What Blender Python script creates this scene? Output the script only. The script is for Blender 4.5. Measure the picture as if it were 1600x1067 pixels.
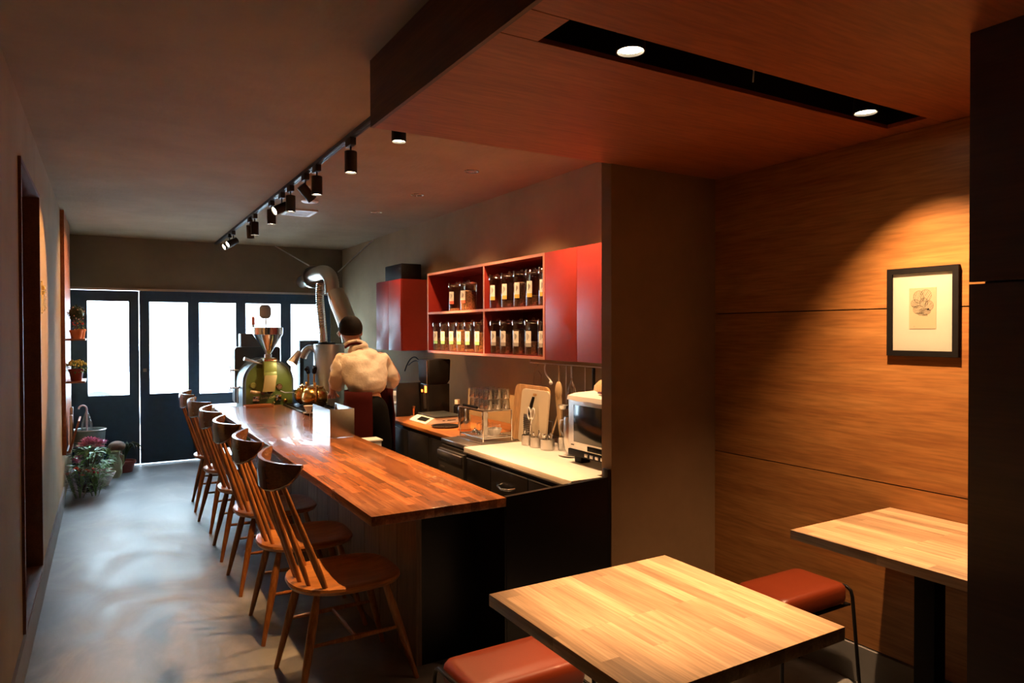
import bpy, bmesh, math, random
from mathutils import Vector, Matrix, noise
R = math.radians
PI = math.pi
for o in list(bpy.data.objects): bpy.data.objects.remove(o)
sc = bpy.context.scene
C = sc.collection
random.seed(7)

# ------------------------------------------------------------------ camera
yaw, pitch, roll = 0.53181, -0.01228, -0.00264
fw = Vector((math.sin(yaw)*math.cos(pitch), math.cos(yaw)*math.cos(pitch), math.sin(pitch)))
rt = Vector((math.cos(yaw), -math.sin(yaw), 0)); up = rt.cross(fw)
rt2 = rt*math.cos(roll)+up*math.sin(roll); up2 = up*math.cos(roll)-rt*math.sin(roll)
cd = bpy.data.cameras.new('camera'); cam = bpy.data.objects.new('camera', cd); C.objects.link(cam)
cam.matrix_world = Matrix(((rt2.x, up2.x, -fw.x, 0), (rt2.y, up2.y, -fw.y, 0), (rt2.z, up2.z, -fw.z, 1.5), (0, 0, 0, 1)))
cd.sensor_width = 36; cd.lens = 36*1081.37/1600; cd.shift_y = -3.1/1600; cd.clip_start = .02
sc.camera = cam
sc.view_settings.view_transform = 'Standard'; sc.view_settings.look = 'None'
sc.view_settings.gamma = 1; sc.view_settings.use_curve_mapping = False
sc.view_settings.exposure = 0.5

# ------------------------------------------------------------------ sky, sun
w = bpy.data.worlds.new('sky'); sc.world = w; w.use_nodes = True
bg = w.node_tree.nodes['Background']; bg.inputs[0].default_value = (0.62, 0.81, 1.0, 1); bg.inputs[1].default_value = 34.0
sd = bpy.data.lights.new('sun', 'SUN'); sd.energy = 14; sd.angle = R(1.5); sd.color = (1, .96, .9)
sun = bpy.data.objects.new('sun', sd); C.objects.link(sun); sun.rotation_euler = (R(38), 0, R(12))
WARM = (1.0, 0.50, 0.19)
WARM2 = (1.0, 0.58, 0.29)
SPOTK = 1.25

def lamp(name, loc, target, energy, size, blend=.35, col=WARM, rad=.014, parent=None):
    l = bpy.data.lights.new(name, 'SPOT'); l.energy = energy*SPOTK; l.spot_size = R(size); l.spot_blend = blend
    l.color = col; l.shadow_soft_size = rad
    o = bpy.data.objects.new(name, l); C.objects.link(o)
    o.location = loc
    o.rotation_euler = (Vector(target)-Vector(loc)).to_track_quat('-Z', 'Y').to_euler()
    if parent:
        o.parent = parent; o.location = Vector(loc)-parent.location
    return o

# ------------------------------------------------------------------ mesh helpers
class MB:
    def __init__(s): s.bm = bmesh.new()
    def _app(s, vs, m):
        if m is not None: bmesh.ops.transform(s.bm, matrix=m, verts=vs)
    def box(s, x0, x1, y0, y1, z0, z1, bev=0, m=None, seg=2):
        r = bmesh.ops.create_cube(s.bm, size=1); vs = r['verts']
        for v in vs:
            v.co = Vector((x0+(v.co.x+.5)*(x1-x0), y0+(v.co.y+.5)*(y1-y0), z0+(v.co.z+.5)*(z1-z0)))
        if bev:
            es = list({e for v in vs for e in v.link_edges})
            rr = bmesh.ops.bevel(s.bm, geom=es, offset=bev, segments=seg, affect='EDGES', profile=.5)
            vs = [v for v in rr['verts']]
        s._app(vs, m); return s
    def ring(s, pts):
        return [s.bm.verts.new(p) for p in pts]
    def loft(s, rings, cap=True, closed=True):
        rs = [s.ring(r) for r in rings]; n = len(rs[0])
        for a, b in zip(rs, rs[1:]):
            for i in range(n if closed else n-1):
                j = (i+1) % n
                try: s.bm.faces.new((a[i], a[j], b[j], b[i]))
                except ValueError: pass
        if cap and closed:
            s.bm.faces.new(list(reversed(rs[0]))); s.bm.faces.new(rs[-1])
        return s
    def lathe(s, prof, c=(0, 0, 0), n=24, m=None, cap=False):
        c = Vector(c); rings = []
        for r, z in prof:
            r = max(r, 1e-4)
            ps = [Vector((r*math.cos(2*PI*i/n), r*math.sin(2*PI*i/n), z)) for i in range(n)]
            rings.append([(m @ p if m is not None else p)+c for p in ps])
        return s.loft(rings, cap=cap)
    def cyl(s, a, b, r0, r1=None, n=14, cap=True):
        a = Vector(a); b = Vector(b); r1 = r0 if r1 is None else r1
        q = (b-a).to_track_quat('Z', 'Y')
        f = lambda c, r: [c+q @ Vector((r*math.cos(2*PI*i/n), r*math.sin(2*PI*i/n), 0)) for i in range(n)]
        return s.loft([f(a, r0), f(b, r1)], cap)
    def tube(s, pts, rad, n=8, cap=True, sx=1.0):
        pts = [Vector(p) for p in pts]; k = len(pts)
        if not hasattr(rad, '__len__'): rad = [rad]*k
        rings = []; q = None; prev = None
        for i, p in enumerate(pts):
            t = (pts[min(i+1, k-1)]-pts[max(i-1, 0)]).normalized()
            if q is None: q = t.to_track_quat('Z', 'Y')
            else: q = prev.rotation_difference(t) @ q
            prev = t
            rings.append([p+q @ Vector((sx*rad[i]*math.cos(2*PI*j/n), rad[i]*math.sin(2*PI*j/n), 0)) for j in range(n)])
        return s.loft(rings, cap)
    def sph(s, c, r, n=16, sc3=(1, 1, 1), jit=0):
        rr = bmesh.ops.create_uvsphere(s.bm, u_segments=n, v_segments=max(6, n//2+2), radius=1)
        for v in rr['verts']:
            k = 1+(random.uniform(-jit, jit) if jit else 0)
            v.co = Vector((c[0]+v.co.x*r*sc3[0]*k, c[1]+v.co.y*r*sc3[1]*k, c[2]+v.co.z*r*sc3[2]*k))
        return s
    def prism(s, poly, axis, a, b):
        # poly of 2D points in the plane perpendicular to axis
        def P(p, t):
            return {'X': (t, p[0], p[1]), 'Y': (p[0], t, p[1]), 'Z': (p[0], p[1], t)}[axis]
        return s.loft([[P(p, a) for p in poly], [P(p, b) for p in poly]])
    def quad(s, *ps):
        s.bm.faces.new([s.bm.verts.new(p) for p in ps]); return s

def arc(cx, cy, r, a0, a1, n=12):
    return [(cx+r*math.cos(R(a0+(a1-a0)*i/n)), cy+r*math.sin(R(a0+(a1-a0)*i/n))) for i in range(n+1)]
def rrect(x0, x1, y0, y1, r, n=5):
    return arc(x1-r, y0+r, r, -90, 0, n)+arc(x1-r, y1-r, r, 0, 90, n)+arc(x0+r, y1-r, r, 90, 180, n)+arc(x0+r, y0+r, r, 180, 270, n)
def bez(p0, p1, p2, p3, n=10):
    p0, p1, p2, p3 = map(Vector, (p0, p1, p2, p3)); out = []
    for i in range(n+1):
        t = i/n; out.append(p0*(1-t)**3+p1*3*t*(1-t)**2+p2*3*t*t*(1-t)+p3*t**3)
    return out

def obj(name, mb, mat, parent=None, local=False, smooth=True, ang=38):
    bmesh.ops.recalc_face_normals(mb.bm, faces=mb.bm.faces[:])
    me = bpy.data.meshes.new(name); mb.bm.to_mesh(me); mb.bm.free()
    if parent is not None and not local:
        base = Vector((0, 0, 0)); p = parent
        while p is not None: base += p.location; p = p.parent
        me.transform(Matrix.Translation(-base))
    for m in (mat if isinstance(mat, (list, tuple)) else [mat]): me.materials.append(m)
    if smooth:
        me.shade_smooth(); me.set_sharp_from_angle(angle=R(ang))
    o = bpy.data.objects.new(name, me); C.objects.link(o)
    if parent is not None: o.parent = parent
    return o
def thing(name, label, cat, loc=(0, 0, 0), rz=0, group=None):
    o = bpy.data.objects.new(name, None); C.objects.link(o); o.location = loc; o.rotation_euler = (0, 0, rz)
    o.empty_display_size = .05; o['label'] = label; o['category'] = cat
    if group: o['group'] = group
    return o
def tag(o, label, cat, group=None):
    o['label'] = label; o['category'] = cat
    if group: o['group'] = group
    return o
def struct(name, mb, mat, label=None, parent=None):
    o = obj(name, mb, mat, parent)
    if parent is None: o['kind'] = 'structure'
    if label: o['label'] = label
    return o
def dup(root, loc, rz=None, label=None, group=None):
    r = root.copy(); C.objects.link(r); r.location = loc
    if rz is not None: r.rotation_euler = (0, 0, rz)
    if label: r['label'] = label
    if group: r['group'] = group
    def rec(src, dst):
        for ch in list(src.children):
            c = ch.copy(); C.objects.link(c); c.parent = dst; rec(ch, c)
    rec(root, r)
    return r
def text(name, s, size, m4, mat, parent=None, ext=.0004, shear=0):
    cu = bpy.data.curves.new(name, 'FONT'); cu.body = s; cu.size = size; cu.extrude = ext; cu.align_x = 'CENTER'; cu.align_y = 'CENTER'; cu.shear = shear
    t = bpy.data.objects.new(name, cu); C.objects.link(t)
    dg = bpy.context.evaluated_depsgraph_get(); me = bpy.data.meshes.new_from_object(t.evaluated_get(dg))
    bpy.data.objects.remove(t)
    me.transform(m4); me.materials.clear(); me.materials.append(mat)
    if parent is not None:
        base = Vector((0, 0, 0)); p = parent
        while p is not None: base += p.location; p = p.parent
        me.transform(Matrix.Translation(-base))
    o = bpy.data.objects.new(name, me); C.objects.link(o)
    if parent is not None: o.parent = parent
    return o
# text frames: facing -Y (read from -Y side) and facing -X
def T_mY(x, y, z, tilt=0): return Matrix.Translation((x, y, z)) @ Matrix.Rotation(R(90), 4, 'X') @ Matrix.Rotation(tilt, 4, 'Z')
def T_mX(x, y, z): return Matrix.Translation((x, y, z)) @ Matrix.Rotation(R(-90), 4, 'Z') @ Matrix.Rotation(R(90), 4, 'X')

# ------------------------------------------------------------------ materials
def newmat(name):
    m = bpy.data.materials.new(name); m.use_nodes = True
    return m, m.node_tree, m.node_tree.nodes['Principled BSDF']
def mat(name, col, rough=.5, metal=0, spec=.5, coat=0, trans=0, emit=None, es=0, var=0, scale=20, bump=0, bscale=60, bd=.002, aniso=None):
    m, t, b = newmat(name)
    b.inputs['Base Color'].default_value = (*col, 1); b.inputs['Roughness'].default_value = rough; b.inputs['Metallic'].default_value = metal
    b.inputs['Specular IOR Level'].default_value = spec; b.inputs['Coat Weight'].default_value = coat; b.inputs['Transmission Weight'].default_value = trans
    tc = t.nodes.new('ShaderNodeTexCoord')
    if emit: b.inputs['Emission Color'].default_value = (*emit, 1); b.inputs['Emission Strength'].default_value = es
    if var:
        n = t.nodes.new('ShaderNodeTexNoise'); n.inputs['Scale'].default_value = scale; n.inputs['Detail'].default_value = 6
        t.links.new(tc.outputs['Object'], n.inputs['Vector'])
        mr = t.nodes.new('ShaderNodeMapRange'); mr.inputs[1].default_value = .3; mr.inputs[2].default_value = .7; mr.inputs[3].default_value = 1-var; mr.inputs[4].default_value = 1+var
        t.links.new(n.outputs['Fac'], mr.inputs[0])
        mx = t.nodes.new('ShaderNodeVectorMath'); mx.operation = 'SCALE'; mx.inputs[0].default_value = col
        t.links.new(mr.outputs[0], mx.inputs['Scale']); t.links.new(mx.outputs[0], b.inputs['Base Color'])
    if bump:
        n = t.nodes.new('ShaderNodeTexNoise'); n.inputs['Scale'].default_value = bscale; n.inputs['Detail'].default_value = 8
        t.links.new(tc.outputs['Object'], n.inputs['Vector'])
        bp = t.nodes.new('ShaderNodeBump'); bp.inputs['Strength'].default_value = bump; bp.inputs['Distance'].default_value = bd
        t.links.new(n.outputs['Fac'], bp.inputs['Height']); t.links.new(bp.outputs[0], b.inputs['Normal'])
    return m
def ramp(t, cols):
    r = t.nodes.new('ShaderNodeValToRGB'); e = r.color_ramp.elements
    while len(e) < len(cols): e.new(.5)
    for i, (p, c) in enumerate(cols): e[i].position = p; e[i].color = (*c, 1)
    return r
def wood(name, cols, axis='Y', grain=14, stretch=18, rough=.4, stave=None, svar=.35, coat=0, bump=.15, knots=0, seed=0):
    """grain runs along axis; stave=(width,length) adds butcher-block staves in the XY plane"""
    m, t, b = newmat(name); L = t.links
    tc = t.nodes.new('ShaderNodeTexCoord')
    sp = t.nodes.new('ShaderNodeSeparateXYZ'); L.new(tc.outputs['Object'], sp.inputs[0])
    cb = t.nodes.new('ShaderNodeCombineXYZ')
    order = {'X': (0, 1, 2), 'Y': (1, 0, 2), 'Z': (2, 0, 1)}[axis]
    for i, k in enumerate(order): L.new(sp.outputs[k], cb.inputs[i])
    off = None
    if stave:
        br = t.nodes.new('ShaderNodeTexBrick'); br.offset = .37; br.offset_frequency = 3; br.squash = 1
        br.inputs['Scale'].default_value = 1; br.inputs['Mortar Size'].default_value = .0004; br.inputs['Mortar Smooth'].default_value = 0
        br.inputs['Brick Width'].default_value = stave[1]; br.inputs['Row Height'].default_value = stave[0]
        br.inputs['Color1'].default_value = (0, 0, 0, 1); br.inputs['Color2'].default_value = (1, 1, 1, 1); br.inputs['Mortar'].default_value = (.3, .3, .3, 1); br.inputs['Bias'].default_value = 0
        L.new(cb.outputs[0], br.inputs['Vector'])
        off = br.outputs['Color']
    mp = t.nodes.new('ShaderNodeMapping'); mp.inputs['Scale'].default_value = (grain/stretch, grain, grain); mp.inputs['Location'].default_value = (seed*3.1, seed*1.7, 0)
    L.new(cb.outputs[0], mp.inputs['Vector'])
    vec = mp.outputs[0]
    if off:
        ad = t.nodes.new('ShaderNodeVectorMath'); ad.operation = 'MULTIPLY_ADD'; ad.inputs[1].default_value = (7, 7, 7)
        L.new(off, ad.inputs[0]); L.new(vec, ad.inputs[2]); vec = ad.outputs[0]
    n1 = t.nodes.new('ShaderNodeTexNoise'); n1.inputs['Scale'].default_value = 1.6; n1.inputs['Detail'].default_value = 9; n1.inputs['Roughness'].default_value = .62; n1.inputs['Distortion'].default_value = .6
    L.new(vec, n1.inputs['Vector'])
    r = ramp(t, cols); L.new(n1.outputs['Fac'], r.inputs[0]); colo = r.outputs[0]
    n2 = t.nodes.new('ShaderNodeTexNoise'); n2.inputs['Scale'].default_value = 9; n2.inputs['Detail'].default_value = 5
    L.new(vec, n2.inputs['Vector'])
    mr = t.nodes.new('ShaderNodeMapRange'); mr.inputs[1].default_value = .35; mr.inputs[2].default_value = .65; mr.inputs[3].default_value = .78; mr.inputs[4].default_value = 1.1; L.new(n2.outputs['Fac'], mr.inputs[0])
    mx = t.nodes.new('ShaderNodeVectorMath'); mx.operation = 'SCALE'; L.new(colo, mx.inputs[0]); L.new(mr.outputs[0], mx.inputs['Scale']); colo = mx.outputs[0]
    if off:
        m2 = t.nodes.new('ShaderNodeMapRange'); m2.inputs[3].default_value = 1-svar; m2.inputs[4].default_value = 1+svar; L.new(off, m2.inputs[0])
        mx = t.nodes.new('ShaderNodeVectorMath'); mx.operation = 'SCALE'; L.new(colo, mx.inputs[0]); L.new(m2.outputs[0], mx.inputs['Scale']); colo = mx.outputs[0]
    if knots:
        v = t.nodes.new('ShaderNodeTexVoronoi'); v.inputs['Scale'].default_value = knots
        mk = t.nodes.new('ShaderNodeMapping'); mk.inputs['Scale'].default_value = (.35, 1, 1); L.new(cb.outputs[0], mk.inputs['Vector']); L.new(mk.outputs[0], v.inputs['Vector'])
        k = t.nodes.new('ShaderNodeMapRange'); k.inputs[1].default_value = .02; k.inputs[2].default_value = .07; k.inputs[3].default_value = .45; k.inputs[4].default_value = 1; L.new(v.outputs['Distance'], k.inputs[0])
        mx = t.nodes.new('ShaderNodeVectorMath'); mx.operation = 'SCALE'; L.new(colo, mx.inputs[0]); L.new(k.outputs[0], mx.inputs['Scale']); colo = mx.outputs[0]
    L.new(colo, b.inputs['Base Color']); b.inputs['Roughness'].default_value = rough; b.inputs['Coat Weight'].default_value = coat
    bp = t.nodes.new('ShaderNodeBump'); bp.inputs['Strength'].default_value = bump; bp.inputs['Distance'].default_value = .001
    L.new(n2.outputs['Fac'], bp.inputs['Height']); L.new(bp.outputs[0], b.inputs['Normal'])
    return m
def plaster(name, col, var=.12, bump=.5, rough=.9, scale=2.5):
    m, t, b = newmat(name); L = t.links; tc = t.nodes.new('ShaderNodeTexCoord')
    n = t.nodes.new('ShaderNodeTexNoise'); n.inputs['Scale'].default_value = scale; n.inputs['Detail'].default_value = 8; n.inputs['Roughness'].default_value = .6; L.new(tc.outputs['Object'], n.inputs['Vector'])
    a = tuple(c*(1-var) for c in col); c2 = tuple(min(1, c*(1+var)) for c in col)
    r = ramp(t, [(.3, a), (.7, c2)]); L.new(n.outputs['Fac'], r.inputs[0]); L.new(r.outputs[0], b.inputs['Base Color']); b.inputs['Roughness'].default_value = rough
    b.inputs['Specular IOR Level'].default_value = .25
    mp = t.nodes.new('ShaderNodeMapping'); mp.inputs['Scale'].default_value = (1, .35, 1); L.new(tc.outputs['Object'], mp.inputs['Vector'])
    n2 = t.nodes.new('ShaderNodeTexNoise'); n2.inputs['Scale'].default_value = 28; n2.inputs['Detail'].default_value = 8; L.new(mp.outputs[0], n2.inputs['Vector'])
    bp = t.nodes.new('ShaderNodeBump'); bp.inputs['Strength'].default_value = bump; bp.inputs['Distance'].default_value = .003; L.new(n2.outputs['Fac'], bp.inputs['Height']); L.new(bp.outputs[0], b.inputs['Normal'])
    return m
def concrete(name):
    m, t, b = newmat(name); L = t.links; tc = t.nodes.new('ShaderNodeTexCoord')
    mp = t.nodes.new('ShaderNodeMapping'); mp.inputs['Scale'].default_value = (1, .7, 1); mp.inputs['Rotation'].default_value = (0, 0, .5); L.new(tc.outputs['Object'], mp.inputs['Vector'])
    n = t.nodes.new('ShaderNodeTexNoise'); n.inputs['Scale'].default_value = 2.2; n.inputs['Detail'].default_value = 10; n.inputs['Roughness'].default_value = .62; n.inputs['Distortion'].default_value = 1.2; L.new(mp.outputs[0], n.inputs['Vector'])
    r = ramp(t, [(.30, (.10, .108, .113)), (.5, (.18, .185, .19)), (.68, (.29, .29, .29))]); L.new(n.outputs['Fac'], r.inputs[0]); L.new(r.outputs[0], b.inputs['Base Color'])
    r2 = ramp(t, [(.3, (.36,)*3), (.7, (.56,)*3)]); L.new(n.outputs['Fac'], r2.inputs[0]); L.new(r2.outputs[0], b.inputs['Roughness'])
    n2 = t.nodes.new('ShaderNodeTexNoise'); n2.inputs['Scale'].default_value = 9; n2.inputs['Detail'].default_value = 9; L.new(mp.outputs[0], n2.inputs['Vector'])
    bp = t.nodes.new('ShaderNodeBump'); bp.inputs['Strength'].default_value = .22; bp.inputs['Distance'].default_value = .0016; L.new(n2.outputs['Fac'], bp.inputs['Height']); L.new(bp.outputs[0], b.inputs['Normal'])
    return m
def glassy(name, tint=(1, 1, 1), refl=.08, rough=.02, gcol=(1, 1, 1)):
    m = bpy.data.materials.new(name); m.use_nodes = True; t = m.node_tree; t.nodes.clear(); L = t.links
    o = t.nodes.new('ShaderNodeOutputMaterial'); mx = t.nodes.new('ShaderNodeMixShader'); tr = t.nodes.new('ShaderNodeBsdfTransparent'); g = t.nodes.new('ShaderNodeBsdfGlossy')
    tr.inputs[0].default_value = (*tint, 1); g.inputs['Roughness'].default_value = rough; g.inputs[0].default_value = (*gcol, 1)
    lw = t.nodes.new('ShaderNodeLayerWeight'); lw.inputs[0].default_value = .35
    ma = t.nodes.new('ShaderNodeMath'); ma.operation = 'MULTIPLY_ADD'; ma.inputs[1].default_value = .55; ma.inputs[2].default_value = refl
    L.new(lw.outputs['Fresnel'], ma.inputs[0]); L.new(ma.outputs[0], mx.inputs[0]); L.new(tr.outputs[0], mx.inputs[1]); L.new(g.outputs[0], mx.inputs[2]); L.new(mx.outputs[0], o.inputs[0])
    return m
def emis(name, col, s):
    m = bpy.data.materials.new(name); m.use_nodes = True; t = m.node_tree; t.nodes.clear()
    o = t.nodes.new('ShaderNodeOutputMaterial'); e = t.nodes.new('ShaderNodeEmission'); e.inputs[0].default_value = (*col, 1); e.inputs[1].default_value = s; t.links.new(e.outputs[0], o.inputs[0]); return m

M = {}
M['plaster'] = plaster('warm grey plaster', (.32, .24, .135))
M['plaster_far'] = plaster('olive brown plaster', (.22, .19, .13), bump=.2)
M['ceil'] = plaster('ceiling plaster', (.31, .225, .13), bump=.9)
M['floor'] = concrete('trowelled concrete')
M['skirt'] = plaster('grey mortar skirting', (.24, .24, .24), bump=.2)
M['ply'] = wood('red brown plywood', [(.25, (.26, .10, .028)), (.5, (.34, .145, .04)), (.75, (.42, .20, .06))], 'Y', grain=11, stretch=14, rough=.42, knots=3.2, bump=.12)
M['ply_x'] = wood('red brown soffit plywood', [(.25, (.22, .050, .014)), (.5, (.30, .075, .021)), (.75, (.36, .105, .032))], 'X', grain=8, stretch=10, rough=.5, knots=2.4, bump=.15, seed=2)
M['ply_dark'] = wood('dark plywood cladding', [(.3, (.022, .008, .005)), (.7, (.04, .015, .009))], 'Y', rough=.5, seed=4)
M['bar'] = wood('oiled staves', [(.25, (.12, .038, .012)), (.5, (.23, .08, .024)), (.78, (.36, .145, .048))], 'Y', grain=16, stretch=16, rough=.27, stave=(.042, .33), svar=.42, coat=.25)
M['table'] = wood('pale oak staves', [(.25, (.34, .21, .11)), (.5, (.49, .32, .18)), (.78, (.62, .44, .27))], 'Y', grain=16, stretch=18, rough=.38, stave=(.05, .42), svar=.3, bump=.2)
M['chair'] = wood('amber beech', [(.25, (.18, .058, .014)), (.5, (.32, .12, .03)), (.8, (.45, .19, .055))], 'Z', grain=22, stretch=12, rough=.33, coat=.2)
M['seatw'] = wood('amber beech seat', [(.25, (.20, .07, .018)), (.5, (.36, .14, .036)), (.8, (.5, .22, .065))], 'X', grain=16, stretch=10, rough=.28, coat=.3)
M['rail'] = wood('dark beech crest', [(.25, (.085, .032, .014)), (.5, (.14, .055, .022)), (.8, (.2, .085, .034))], 'Y', grain=16, stretch=10, rough=.25, coat=.4)
M['shelfw'] = wood('reddish shelf wood', [(.25, (.25, .08, .03)), (.5, (.36, .13, .05)), (.8, (.45, .19, .08))], 'Y', rough=.4)
M['worktop'] = wood('orange wood worktop', [(.25, (.28, .09, .022)), (.5, (.42, .15, .04)), (.8, (.52, .2, .06))], 'Y', rough=.4)
M['boardw'] = wood('pale cutting board wood', [(.25, (.42, .21, .07)), (.5, (.52, .28, .10)), (.8, (.6, .34, .14))], 'Z', rough=.5)
M['spoonw'] = wood('spoon wood', [(.25, (.5, .33, .16)), (.5, (.6, .42, .22)), (.8, (.66, .5, .28))], 'Z', rough=.5)
M['traywood'] = wood('tray wood', [(.25, (.25, .08, .03)), (.5, (.38, .14, .05)), (.8, (.45, .2, .08))], 'X', rough=.4)
M['ply_mid'] = wood('brown plywood fascia', [(.3, (.09, .035, .018)), (.7, (.15, .06, .03))], 'Y', rough=.55, seed=6)
M['barfront'] = wood('bar front boards', [(.25, (.14, .09, .06)), (.5, (.19, .125, .085)), (.8, (.24, .16, .11))], 'Z', rough=.6, seed=5)
M['black'] = mat('matt black', (.006, .005, .005), .6, spec=.15, var=.2)
M['blackgloss'] = mat('black lacquer', (.008, .007, .007), .3, spec=.25, var=.1)
M['spotblack'] = mat('black lamp paint', (.012, .012, .012), .45)
M['charcoal'] = mat('charcoal laminate', (.022, .020, .018), .5, spec=.3, var=.15)
M['navy'] = mat('navy door paint', (.035, .085, .15), .4, var=.1, bump=.1, bscale=120)
M['red'] = mat('red lacquer cabinet', (.30, .024, .014), .40, var=.05, spec=.75)
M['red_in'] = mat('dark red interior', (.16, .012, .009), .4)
M['edge'] = mat('pinkish board edge', (.50, .20, .13), .5)
M['cream'] = mat('cream worktop', (.80, .76, .68), .38, var=.03)
M['white'] = mat('white plastic', (.75, .73, .68), .4)
M['paper'] = mat('paper', (.82, .79, .70), .8)
M['chrome'] = mat('chrome', (.8, .8, .8), .12, 1)
M['steel'] = mat('brushed steel', (.55, .54, .52), .28, 1, var=.08, scale=80)
M['foil'] = mat('crinkled foil duct', (.75, .75, .76), .22, 1, bump=.8, bscale=45, bd=.006)
M['duct'] = mat('smooth duct', (.62, .55, .46), .32, 1)
M['alu'] = mat('matt aluminium', (.62, .60, .57), .38, 1)
M['brass'] = mat('beaten brass', (.72, .44, .14), .22, 1, bump=.3, bscale=90, bd=.001)
M['copper'] = mat('copper', (.8, .4, .2), .25, 1)
M['green'] = mat('olive green enamel', (.10, .13, .025), .35, var=.15, scale=9, coat=.2)
M['olive'] = mat('yellow green chute', (.20, .21, .045), .4, 0.2)
M['gold'] = mat('gold paint', (.85, .65, .22), .4)
M['bluegrey'] = mat('blue grey drum paint', (.14, .19, .22), .35, .3)
M['darkgrey'] = mat('dark grey paint', (.03, .035, .035), .4)
M['leather'] = mat('tan red leather', (.21, .032, .009), .40, bump=.25, bscale=180, bd=.001, coat=.1)
M['terra'] = mat('terracotta', (.55, .2, .08), .8, var=.1)
M['redpot'] = mat('dark red pot', (.22, .035, .02), .35)
M['zinc'] = mat('galvanised zinc', (.30, .36, .35), .42, .8, var=.2, scale=14)
M['leaf'] = mat('green leaves', (.14, .30, .07), .5, var=.3, scale=40)
M['leafdark'] = mat('dark leaves', (.03, .06, .025), .45, var=.3, scale=40)
M['leaflime'] = mat('lime flowers', (.42, .42, .10), .6, var=.3, scale=60)
M['pink'] = mat('pink petals', (.85, .38, .58), .6, var=.25, scale=50)
M['orange'] = mat('orange petals', (.85, .13, .03), .6, var=.15)
M['rose'] = mat('pale rose petals', (.8, .6, .52), .6, var=.25, scale=50)
M['redpet'] = mat('red petals', (.5, .03, .03), .6)
M['stalk'] = mat('stalk', (.12, .09, .04), .7)
M['soil'] = mat('soil', (.03, .02, .012), .95)
M['gourd'] = mat('brown gourd', (.22, .11, .06), .6, var=.3)
M['cellophane'] = glassy('cellophane', (.97, .97, .97), .10, .12)
M['pane'] = glassy('window glass', (.96, .98, .98), .03, .01)
M['jarglass'] = glassy('jar glass', (.93, .94, .93), .07, .03)
M['tumbler'] = glassy('tumbler glass', (.9, .92, .92), .26, .04)
M['beans'] = mat('coffee beans', (.15, .065, .028), .35, var=.75, scale=110, bump=1, bscale=120, bd=.006)
M['beanslight'] = mat('lighter coffee beans', (.42, .21, .09), .35, var=.75, scale=110, bump=1, bscale=120, bd=.006)
M['lab_red'] = mat('label red', (.75, .14, .08), .7); M['lab_yel'] = mat('label yellow', (.78, .50, .10), .7)
M['lab_grn'] = mat('label green', (.28, .58, .25), .7); M['lab_gry'] = mat('label grey', (.42, .38, .32), .7)
M['ink'] = mat('ink', (.04, .035, .03), .7)
M['bulb'] = emis('lit lamp face', (1.0, .78, .5), 18)
M['bulbsoft'] = emis('dim lamp face', (1.0, .8, .55), 1.6)
M['glow'] = emis('orange indicator', (1, .16, .02), 6)
M['skin'] = mat('skin', (.48, .23, .13), .5)
M['hair'] = mat('black hair', (.008, .006, .005), .75, spec=.15, bump=.5, bscale=200)
M['shirt'] = mat('cream shirt', (.70, .63, .52), .85, spec=.2, var=.06, scale=8, bump=.5, bscale=9, bd=.03)
M['apron'] = mat('dark red apron', (.045, .005, .004), .9, spec=.1)
M['trouser'] = mat('black trousers', (.006, .006, .006), .9, spec=.1)
M['mat'] = mat('picture mount', (.82, .78, .66), .8); M['print'] = mat('print paper', (.70, .58, .38), .8)
M['amber'] = mat('amber glass', (.7, .35, .06), .2, 0, coat=.5)
M['screen'] = mat('dark screen', (.01, .012, .014), .12)
M['street'] = mat('asphalt', (.30, .30, .30), .9, var=.1)
M['facade'] = mat('pale facade', (.55, .55, .54), .9)
M['facadeglass'] = mat('facade windows', (.2, .23, .26), .2)
M['carpaint'] = mat('car paint', (.6, .63, .66), .3)
M['tyre'] = mat('tyre', (.03, .03, .03), .8)

# ------------------------------------------------------------------ setting
XL, XR, XK, ZC, ZS, YF, YS = -.3213, 2.766, 2.65, 2.549, 2.2916, 8.82, 2.595
YB = -2.2
struct('floor', MB().box(-.9, 3.1, YB-.2, YF+.0, -.1, 0), M['floor'])
struct('ceiling', MB().box(-.9, 3.1, YB-.2, YF+.3, ZC, ZC+.1), M['ceil'])
n0, n1, nz0, nz1 = 3.70, 4.70, .19, 2.25
b = MB().box(-.75, XL, YB-.2, n0, -.1, ZC+.05).box(-.75, XL, n1, YF+.3, -.1, ZC+.05).box(-.75, XL, n0, n1, -.1, nz0-.02).box(-.75, XL, n0, n1, nz1+.02, ZC+.05)
struct('wall_left', b, M['plaster'])
b = MB().box(-.62, XL+.012, n0, n0+.02, nz0-.02, nz1+.02).box(-.62, XL+.012, n1-.02, n1, nz0-.02, nz1+.02).box(-.62, XL+.012, n0+.02, n1-.02, nz1, nz1+.02).box(-.62, XL+.012, n0+.02, n1-.02, nz0-.02, nz0)
struct('trim_1', b, M['ply_mid'], 'reddish wood lining of the tall recess in the left wall')
struct('door_6', MB().box(-.66, -.62, n0, n1, nz0-.02, nz1+.02), M['ply_dark'], 'dark wood back of the tall recess in the left wall')
struct('baseboard_left', MB().box(XL-.01, XL+.012, YB, 7.15, 0, .155), M['skirt'])
struct('wall_back', MB().box(-.9, 3.1, YB-.3, YB, -.1, ZC+.05), M['ply_dark'])
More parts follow.
